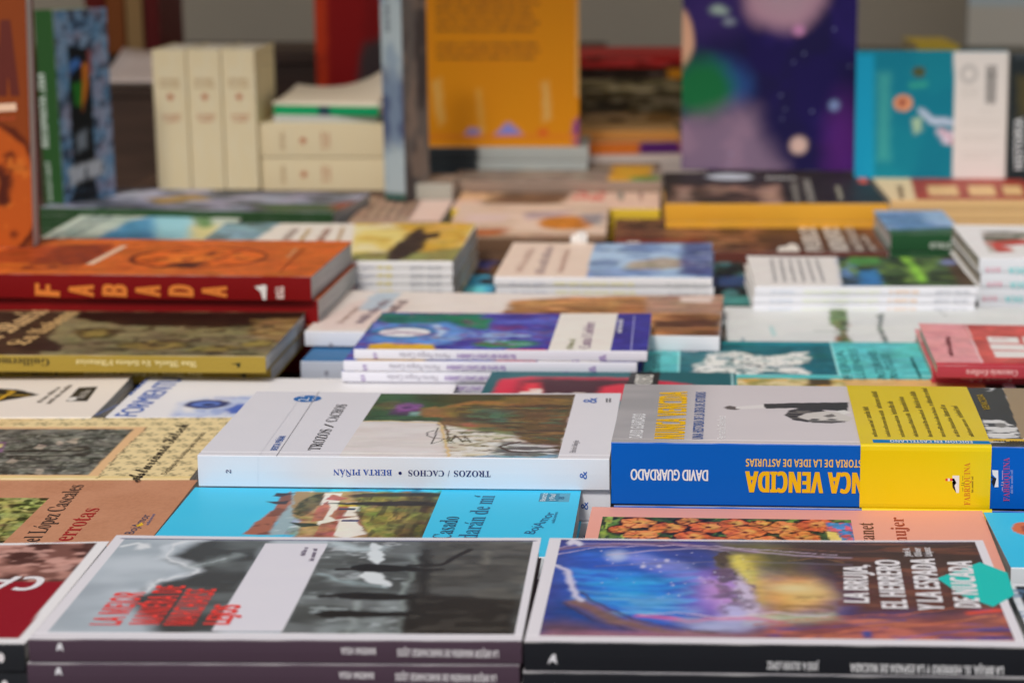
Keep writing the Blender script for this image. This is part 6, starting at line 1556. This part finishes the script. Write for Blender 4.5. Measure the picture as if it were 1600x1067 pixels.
b = bk('sheaf', 'booklet', 'white booklet with bent pages lying on the upper cream volume', 'booklet')
b.lift = (.3, .1)
b.front_cover(plain((190, 186, 178)), 3); b.spine_part(plain((150, 150, 146))); b.block(inset=.06); b.back_cover((190, 186, 178))
b = bk('greenb', 'paperback_book', 'thin book with a bright green spine lying on the white booklet')
def paint(cv):
    cv.fill((16, 120, 74)); cv.pol([(5.2, -1), (6.8, -1), (6.4, 2), (5.4, 2)], (30, 50, 60), .2); cv.pol([(12, -1), (20, -1), (20, 2), (12.6, 2)], (14, 84, 56), .2)
b.front_cover(plain((190, 190, 176)), 3); b.spine_part(paint); b.block(); b.back_cover((16, 120, 74))
b = bk('booklet', 'booklet', 'open white booklet resting aslant on the bright green spined book', 'booklet')
b.lift = (.6, 3.4)
b.front_cover(plain((206, 196, 176)), 3); b.spine_part(plain((200, 192, 176)), round_=.04); b.back_cover((206, 196, 176))
b.block(inset=.05)

b = bk('slim', 'hardback_book', 'tall grey blue book standing edge on, left of the orange cover', stand=True)
def paint(cv):
    cv.fill((96, 92, 88)); cv.spk((60, 56, 56), 2, 4, .5, .1, 1, .9); cv.spk((130, 116, 104), 2, 3, .6, .08, 2, .7)
b.front_cover(paint, 3)
def paint(cv):
    cv.fill((130, 140, 142)); cv.pol([(6, -1), (14, -1), (14, 4), (6, 4)], (58, 66, 88), 1.5, 1, 2); cv.pol([(-1, -1), (.8, -1), (.8, 4), (-1, 4)], (40, 66, 56), .2)
    cv.spk((96, 110, 124), 2.5, 1.5, .55, .1, 3, .7)
b.spine_part(paint, side='left')
b.letters('spine', words((26, 1.2), (18, 1.2), .8, (84, 90, 96), 4))
b.block(s0=.02); b.back_cover((96, 92, 88))

b = bk('orange', 'picture_book', 'orange book standing upright in the middle, its back cover text facing out', stand=True)
def paint(cv):
    cv.fill((214, 138, 14)); cv.spk((206, 130, 12), 5, 8, .5, .2, 1, .5)
    cv.pol([(-0.76, 17.14), (0.22, 17.14), (-0.01, -0.45), (-0.99, -0.45)], (176, 110, 30), .3)
    cv.pol([(0.70, 7.60), (1.61, 7.90), (2.01, 2.94), (1.39, 2.49)], (236, 186, 96), .5, .2, 1, .9); cv.pol([(5.90, 6.70), (6.43, 6.70), (6.83, 1.06), (6.37, 0.68)], (236, 178, 80), .4, .2, 1, .9)
    cv.pol([(13.69, 7.45), (14.29, 7.45), (14.57, 3.32), (13.82, 2.94)], (246, 204, 120), .5, .2, 1, .9)
    cv.pol([(4.33, 1.28), (5.10, 2.26), (6.09, 2.11), (6.38, 1.21)], (104, 110, 160), .3, .2, .8); cv.pol([(7.90, 1.21), (8.97, 2.34), (9.65, 2.79), (10.48, 2.19), (11.53, 1.21)], (104, 110, 170), .3, .2, .8)
    cv.pol([(13.20, 1.96), (14.19, 1.96), (14.18, 1.21), (13.20, 1.21)], (196, 70, 36), .4); cv.pol([(17.30, 2.94), (18.36, 3.69), (18.35, -0.08), (17.06, 0.53)], (110, 50, 100), .4, .2, .8)
    cv.line([(0.01, 1.13), (17.59, 1.13)], .5, (186, 106, 24), .3); cv.line([(17.88, 17.14), (17.84, 5.95)], .3, (240, 200, 130), .1)
b.front_cover(paint, 4); b.spine_part(plain((206, 130, 24)))
b.letters('top', [x for i, y in enumerate((24, 34, 44, 54, 64, 74, 84, 106, 116, 126)) for x in words((1.2, 18.1 - (y - 24) * .0775), (12.8 + (i % 3) * .3, 18.1 - (y - 24) * .0775), .5, (112, 64, 12), i)])
b.block(); b.back_cover((206, 130, 24))

b = bk('base', 'paperback_book', 'pale topped book with a white and black edge on which the orange book stands')
def paint(cv):
    cv.fill((140, 144, 140)); cv.pol([(-1, -1), (6.8, -1), (6.4, 3), (-1, 3)], (36, 40, 42), .3)
b.front_cover(plain((140, 140, 134)), 3); b.spine_part(paint); b.block(); b.back_cover((178, 182, 178)); b.copies(4, 1.52, .1, group='pale books under the standing orange book', stem='the pile under the standing orange book')

b = bk('tanb', 'paperback_book', 'tan edged book lying on the orange and purple edged one')
b.front_cover(plain((150, 120, 80)), 3); b.spine_part(plain((176, 130, 70))); b.block(); b.back_cover((150, 120, 80))
b = bk('palep', 'paperback_book', 'pale pinkish book lying under the orange and purple edged one')
b.front_cover(plain((180, 160, 150)), 3); b.spine_part(plain((176, 164, 156))); b.block(); b.back_cover((170, 150, 140)); b.copies(3, 1.4, .1, group='pale pinkish books', stem='the pale pinkish pile')
b = bk('fiesta', 'picture_book', 'orange and purple edged book lying between the orange and galaxy covers')
def paint(cv):
    cv.fill((196, 110, 40)); cv.pol([(7, -1), (13, -1), (12, 3), (8, 3)], (70, 30, 90), .5, .3, 1); cv.pol([(13, -1), (16, -1), (16, 3), (13, 3)], (190, 170, 164), .4)
b.front_cover(plain((196, 150, 110)), 3); b.spine_part(paint, round_=.12); b.block(); b.back_cover((150, 130, 120))

b = bk('galaxy', 'picture_book', 'large picture book with a dark violet galaxy cover standing upright', stand=True)
def paint(cv):
    cv.fill((20, 12, 62)); cv.spk((32, 20, 80), 6, 6, .52, .15, 1, .8); cv.spk((18, 14, 52), 5, 5, .56, .1, 2, .8)
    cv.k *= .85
    cv.pol([(-0.56, 25.98), (8.27, 25.99), (6.93, 16.56), (1.78, 14.34), (-0.48, 17.98)], (50, 34, 92), 2.5, .8, 3, .8)
    cv.ell((11.66, 20.21), 4.6, 4.2, (160, 124, 140), 1.3, .4, 2); cv.ell((11.64, 20.94), 3.5, 3.0, (160, 132, 144), 1.6, .4, 2)
    cv.ell((-0.45, 14.91), 1.7, 3.6, (206, 160, 130), .3, .2, 2)
    cv.ell((4.66, 9.58), 3.2, 3.0, (34, 74, 130), 1.6, .4, 2, .8)
    cv.ell((2.43, 9.20), 3.4, 3.6, (16, 92, 50), 1.6, .5, 2)
    cv.pol([(-1.10, 5.48), (2.99, 5.89), (6.31, 7.61), (8.54, 6.89), (9.48, 3.73), (11.98, 0.28), (11.63, -1.06), (-1.04, -1.20)], (112, 92, 112), 2.0, .5, 2); cv.spk((136, 108, 126), 3, 3, .55, .2, 4, .5, [(-1.10, 5.48), (6.31, 7.39), (9.34, 2.99), (12.00, -1.05), (-1.04, -1.20)], e=.8)
    cv.ell((13.64, 2.89), 1.0, 1.0, (226, 190, 176), .4, .1); cv.ell((17.68, 7.48), .6, .6, (120, 150, 186), .35); cv.ell((13.41, 16.01), .7, .6, (176, 120, 160), .3, .2, 1)
    cv.ell((4.10, 18.29), .9, .5, (140, 160, 150), .4, .3, 1); cv.ell((5.45, 16.99), .6, .4, (120, 130, 140), .4, .2, 1)
    cv.ell((18.80, 3.08), 2.2, 5, (84, 30, 110), 1.6, .4, 2, .7)
    rnd = random.Random(2)
    for i in range(14): cv.ell((rnd.uniform(5, 20), rnd.uniform(0, 22)), .08, .08, (150, 160, 200), .06)
b.front_cover(paint, 5); b.spine_part(plain((30, 22, 74))); b.block(); b.back_cover((24, 18, 60))

b = bk('teals', 'hardback_book', 'teal book standing upright with a white barcode panel, under the galaxy book\'s right side', stand=True)
b.root['label'] = 'teal book standing upright beside the galaxy cover, with a white barcode panel'
def paint(cv):
    cv.fill((10, 96, 114)); cv.spk((14, 104, 118), 4, 4, .5, .15, 1, .6)
    cv.pol([(-0.68, 13.79), (1.89, 13.80), (2.16, -0.28), (-0.43, -0.29)], (14, 120, 150), .4); cv.pol([(2.36, 11.67), (3.64, 11.68), (3.84, 2.03), (2.55, 2.03)], (60, 140, 130), .8, .2, 1, .6)
    cv.ell((6.91, 11.83), .75, .6, (60, 66, 40), .15, .1, .5); cv.ell((5.21, 8.41), 1.05, .9, (206, 140, 100), .15, .1, .5); cv.pol([(4.56, 8.62), (5.27, 8.98), (5.71, 8.34), (5.00, 7.91)], (120, 60, 50), .2, .1, .4)
    cv.pol([(6.72, 7.91), (7.44, 7.77), (8.75, 6.78), (10.89, 6.64), (10.91, 5.79), (8.41, 6.06), (7.31, 6.92)], (170, 186, 206), .2, .2, .5); cv.pol([(6.25, 6.63), (7.32, 6.77), (7.35, 5.27), (6.50, 4.91)], (130, 156, 130), .3, .2, .6)
    cv.pol([(8.92, 5.35), (10.06, 5.64), (10.79, 5.21), (10.82, 3.78), (9.89, 3.92)], (186, 176, 190), .3, .3, .5); cv.spk((150, 80, 90), .6, .6, .6, .05, 5, .8, [(8.92, 5.35), (10.06, 5.64), (10.79, 5.21), (10.82, 3.78), (9.89, 3.92)])
    cv.pol([(5.80, 10.62), (7.94, 10.76), (7.81, 10.20), (5.96, 10.05)], (50, 140, 110), .3, .1, 1, .6)
    cv.pol([(10.77, 14.17), (17.09, 14.19), (17.54, -0.79), (11.01, -0.82)], (206, 202, 196), .02)
    cv.ell((12.47, 11.63), 1.0, 1.1, (150, 148, 144), .15); cv.ell((12.47, 11.63), .55, .6, (206, 202, 196), .15)
b.front_cover(paint, 5); b.spine_part(plain((14, 120, 150)))
BARS = []
c0 = (14.36, 12.62); c1 = (15.55, 8.37)
y = c1[1]; rnd = random.Random(8)
while y < c0[1]:
    w = rnd.choice([.08, .12, .2]); BARS.append(([(c0[0], y), (c1[0], y), (c1[0], y + w), (c0[0], y + w)], 0, 0, 0, (60, 58, 56))); y += w + rnd.choice([.08, .12])
TXL = [(11.73, 9.92), (13.66, 9.93), (11.75, 9.50), (13.67, 9.50), (11.76, 9.07), (13.68, 9.08), (13.73, 7.44), (15.58, 7.44), (11.82, 6.50), (16.03, 6.52), (11.84, 5.93), (16.05, 5.95), (11.87, 4.65), (16.09, 4.66), (11.88, 4.22), (15.67, 4.23), (11.92, 2.78), (16.14, 2.80), (11.94, 2.21), (15.30, 2.22)]
b.letters('top', BARS + [x for i in range(len(TXL) // 2) for x in words(TXL[2 * i], TXL[2 * i + 1], .2, (160, 156, 150), i)])
b.block(); b.back_cover((14, 120, 150))

b = bk('blacks', 'hardback_book', 'black book with white vertical capitals standing at the right edge', stand=True)
def paint(cv):
    cv.fill((28, 34, 36)); cv.pol([(0.75, 11.40), (5.16, 11.54), (5.30, 7.15), (1.01, 7.15)], (60, 56, 36), .6, .3, 1); cv.pol([(0.45, 14.22), (8.63, 14.22), (8.66, 13.38), (0.48, 13.38)], (50, 56, 60), .3)
b.front_cover(paint, 4); b.spine_part(plain((28, 34, 36))); b.letters('top', [('HISTORIA', (1.83, 1.15), (1.67, 6.86), 1.0, (186, 190, 190), 'bold')]); b.block(); b.back_cover((28, 34, 36))

b = bk('redart', 'picture_book', 'tall dark red art book standing behind the open white booklet', stand=True)
def paint(cv):
    cv.fill((122, 14, 14)); cv.pol([(-1, -1), (1.6, -1), (1.6, 40), (-1, 40)], (186, 56, 22), .5, .2, 2); cv.spk((100, 14, 14), 4, 6, .55, .1, 1, .6)
    cv.pol([(6.27, 15.35), (9.20, 16.62), (12.61, 16.19), (12.49, 9.41), (5.65, 10.26)], (56, 46, 46), .8, .6, 2)
b.front_cover(paint, 3); b.spine_part(plain((134, 20, 16))); b.block(); b.back_cover((100, 14, 14))

# ---- low wooden riser carrying the cream volumes, dark crate behind
WOOD = solid_mat('dark_brown_wood', (.085, .045, .028), .55, .35, 7, (1, 10, 10))
r_ = bpy.data.objects.new('wooden_riser', None); COL.objects.link(r_); r_.location = (-.415, 2.42, 0); tag(r_, 'low dark wooden riser under the cream volumes', 'riser')
mesh_obj('top_board', *box_data(-.165, .175, -.15, .16, .028, .041), WOOD, r_)
for sx in (-.15, .16):
    mesh_obj('side_board', *box_data(sx - .012, sx + .012, -.14, .15, 0, .0275), WOOD, r_)
r_ = bpy.data.objects.new('wooden_box', None); COL.objects.link(r_); r_.location = (-.72, 2.62, 0); tag(r_, 'dark brown wooden box with loose white sheets on it, left of the cream volumes', 'box')
mesh_obj('box_body', *box_data(-.22, .13, -.08, .08, 0, .125), WOOD, r_)
mesh_obj('lid', *box_data(-.225, .135, -.085, .085, .1255, .135), WOOD, r_)
for k in range(3):
    V = []
    for i in range(8):
        for j in range(6):
            u, v = i / 7, j / 5
            V.append((-.70 + .20 * u + k * .012, 2.54 + .17 * v - k * .006, .137 + k * .003 + .03 * (1 - u) * v * v * (k == 2) + .012 * u * math.sin(2 * v) * (k > 0)))
    F_ = [(i * 6 + j, (i + 1) * 6 + j, (i + 1) * 6 + j + 1, i * 6 + j + 1) for i in range(7) for j in range(5)]
    o = mesh_obj('loose_sheet', V, F_, MATTE, None, np.tile(lin((196, 184, 178), 1.6), (48, 1)), True)
    m_ = o.modifiers.new('thickness', 'SOLIDIFY'); m_.thickness = .0006
    tag(o, ['lowest loose white sheet on the dark wooden box', 'middle loose white sheet on the dark wooden box', 'topmost loose white sheet curling up on the dark wooden box'][k], 'sheet of paper')
r_ = bpy.data.objects.new('wooden_crate', None); COL.objects.link(r_); r_.location = (-.33, 2.98, 0); tag(r_, 'large dark brown crate at the back behind the cream volumes', 'crate')
mesh_obj('crate_body', *box_data(-.55, .27, -.09, .10, 0, .140), WOOD, r_)
mesh_obj('rim', *box_data(-.56, .28, -.10, .11, .1405, .155), WOOD, r_)

# ---- dark red and tan spines standing on the crate at the left
for i, (px_, w, h, c, lab) in enumerate([(-.86, .026, .30, (92, 26, 20), 'dark red book standing at the back beside the stone doorway cover'), (-.832, .024, .33, (120, 66, 30), 'rusty brown book standing at the back between a red and a tan one'),
                                         (-.806, .022, .31, (140, 110, 70), 'tan book standing at the back, third from the stone doorway cover'), (-.782, .02, .28, (84, 24, 22), 'maroon book standing at the back, rightmost of the four spines')]):
    r_ = bpy.data.objects.new('standing_book', None); COL.objects.link(r_); r_.location = (px_ + .112, 2.92, .1555); tag(r_, lab, 'book', 'spines standing on the crate')
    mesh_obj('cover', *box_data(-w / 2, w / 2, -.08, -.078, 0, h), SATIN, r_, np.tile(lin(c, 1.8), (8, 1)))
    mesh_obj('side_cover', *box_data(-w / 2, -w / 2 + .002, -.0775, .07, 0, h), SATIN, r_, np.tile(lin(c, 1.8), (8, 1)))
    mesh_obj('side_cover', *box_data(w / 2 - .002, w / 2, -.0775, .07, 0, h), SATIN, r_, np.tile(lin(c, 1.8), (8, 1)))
    mesh_obj('page_block', *box_data(-w / 2 + .0025, w / 2 - .0025, -.077, .066, .002, h - .004), PAGES_CREAM, r_)

# ---- pile of dark spined books behind the orange and galaxy covers
zz = 0.0
PILE = [((70, 60, 44), 2.3, 'lowest dark olive'), ((96, 84, 50), 2.2, 'second lowest olive'), ((150, 110, 60), 1.6, 'tan'), ((70, 62, 40), 2.0, 'mossy green'), ((104, 80, 44), 1.4, 'brown gold'),
        ((60, 54, 34), 2.6, 'blackish olive'), ((110, 104, 74), 1.7, 'pale olive'), ((40, 28, 22), 1.4, 'near black'), ((150, 24, 22), 1.5, 'bright red topmost')]
for i, (c, h, nm) in enumerate(PILE):
    rnd = random.Random(i)
    r_ = bpy.data.objects.new('lying_book', None); COL.objects.link(r_); r_.location = (.0 + rnd.uniform(-.008, .008), 2.72, zz * CM); r_.rotation_euler.z = rnd.uniform(-.03, .03)
    tag(r_, f'{nm} spined book in the dark pile between the orange and galaxy covers', 'book', 'dark spined books piled at the back')
    w, d = .125, .09
    S_, T_ = np.meshgrid(np.linspace(-w, w, 60), np.linspace(.0004, h * CM - .0006, 8), indexing='ij')
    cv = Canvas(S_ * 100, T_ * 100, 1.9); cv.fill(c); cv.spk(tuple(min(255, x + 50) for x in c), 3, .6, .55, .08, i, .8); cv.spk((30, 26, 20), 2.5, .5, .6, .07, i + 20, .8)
    if i == 7: cv.pol([(4, -1), (13, -1), (13, 3), (4, 3)], (190, 130, 30), .4)
    if i == 2: cv.pol([(6, -1), (13, -1), (13, 3), (6, 3)], (120, 110, 60), .4)
    V = np.stack([S_, np.full(S_.shape, -d), T_], -1).reshape(-1, 3)
    idx = np.arange(480).reshape(60, 8); q_ = np.stack([idx[:-1, :-1], idx[1:, :-1], idx[1:, 1:], idx[:-1, 1:]], -1).reshape(-1, 4)
    o = mesh_obj('spine', V, [tuple(int(z) for z in x) for x in q_], SATIN, r_, cv.img.reshape(-1, 3))
    m_ = o.modifiers.new('thickness', 'SOLIDIFY'); m_.thickness = .001; m_.offset = -1
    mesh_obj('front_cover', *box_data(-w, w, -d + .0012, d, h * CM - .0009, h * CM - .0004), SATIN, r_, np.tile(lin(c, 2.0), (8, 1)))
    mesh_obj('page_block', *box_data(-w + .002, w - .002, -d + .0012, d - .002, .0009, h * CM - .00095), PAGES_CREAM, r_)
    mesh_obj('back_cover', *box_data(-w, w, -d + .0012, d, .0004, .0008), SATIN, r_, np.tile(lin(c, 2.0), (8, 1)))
    zz += h

# ---- low piles behind the teal book, pale window panel at the right
for i, (c, z0, h, lab) in enumerate([((130, 40, 34), 0, 8.0, 'thick dark red box file lying behind the teal book'), ((96, 92, 80), 8.02, 8.4, 'grey box file lying on the red one behind the teal book'), ((206, 180, 60), 16.44, 1.2, 'yellow book lying topmost behind the teal book')]):
    r_ = bpy.data.objects.new('box_file' if i < 2 else 'lying_book', None); COL.objects.link(r_); r_.location = (.43, 2.78, z0 * CM); tag(r_, lab, 'box file' if i < 2 else 'book')
    w, d = (.13, .09) if i < 2 else (.028, .08)
    if i == 2: r_.location.x = .39
    mesh_obj('page_block', *box_data(-w + .003, w - .003, -d + .003, d - .003, .0012, h * CM - .0012), PAGES_CREAM, r_)
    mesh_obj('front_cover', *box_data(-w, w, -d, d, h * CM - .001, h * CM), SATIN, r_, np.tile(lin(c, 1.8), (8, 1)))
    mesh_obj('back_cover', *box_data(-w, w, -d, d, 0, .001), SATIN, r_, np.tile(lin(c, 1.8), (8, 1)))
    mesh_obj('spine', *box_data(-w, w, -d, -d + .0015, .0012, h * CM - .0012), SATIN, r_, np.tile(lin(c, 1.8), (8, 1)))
r_ = bpy.data.objects.new('placard', None); COL.objects.link(r_); r_.location = (.645, 3.05, 0); r_.rotation_euler.z = math.radians(-8)
tag(r_, 'pale blue and white panel standing at the back right corner', 'panel')
S_, T_ = np.meshgrid(np.linspace(-.16, .16, 30), np.linspace(0, .5, 50), indexing='ij')
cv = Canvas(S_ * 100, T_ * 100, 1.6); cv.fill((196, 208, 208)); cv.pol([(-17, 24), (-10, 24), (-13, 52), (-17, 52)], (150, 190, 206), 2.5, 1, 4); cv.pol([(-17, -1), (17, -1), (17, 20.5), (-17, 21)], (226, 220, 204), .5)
V = np.stack([S_, np.full(S_.shape, -.006), T_], -1).reshape(-1, 3)
idx = np.arange(1500).reshape(30, 50); q_ = np.stack([idx[:-1, :-1], idx[1:, :-1], idx[1:, 1:], idx[:-1, 1:]], -1).reshape(-1, 4)
mesh_obj('face', V, [tuple(int(z) for z in x) for x in q_], SATIN, r_, cv.img.reshape(-1, 3))
mesh_obj('board', *box_data(-.162, .162, -.0055, .01, 0, .502), solid_mat('panel_board', (.35, .34, .30), .7), r_)
bpy.data.objects.remove(_font_obj)
bpy.data.scenes.remove(_font_scene)
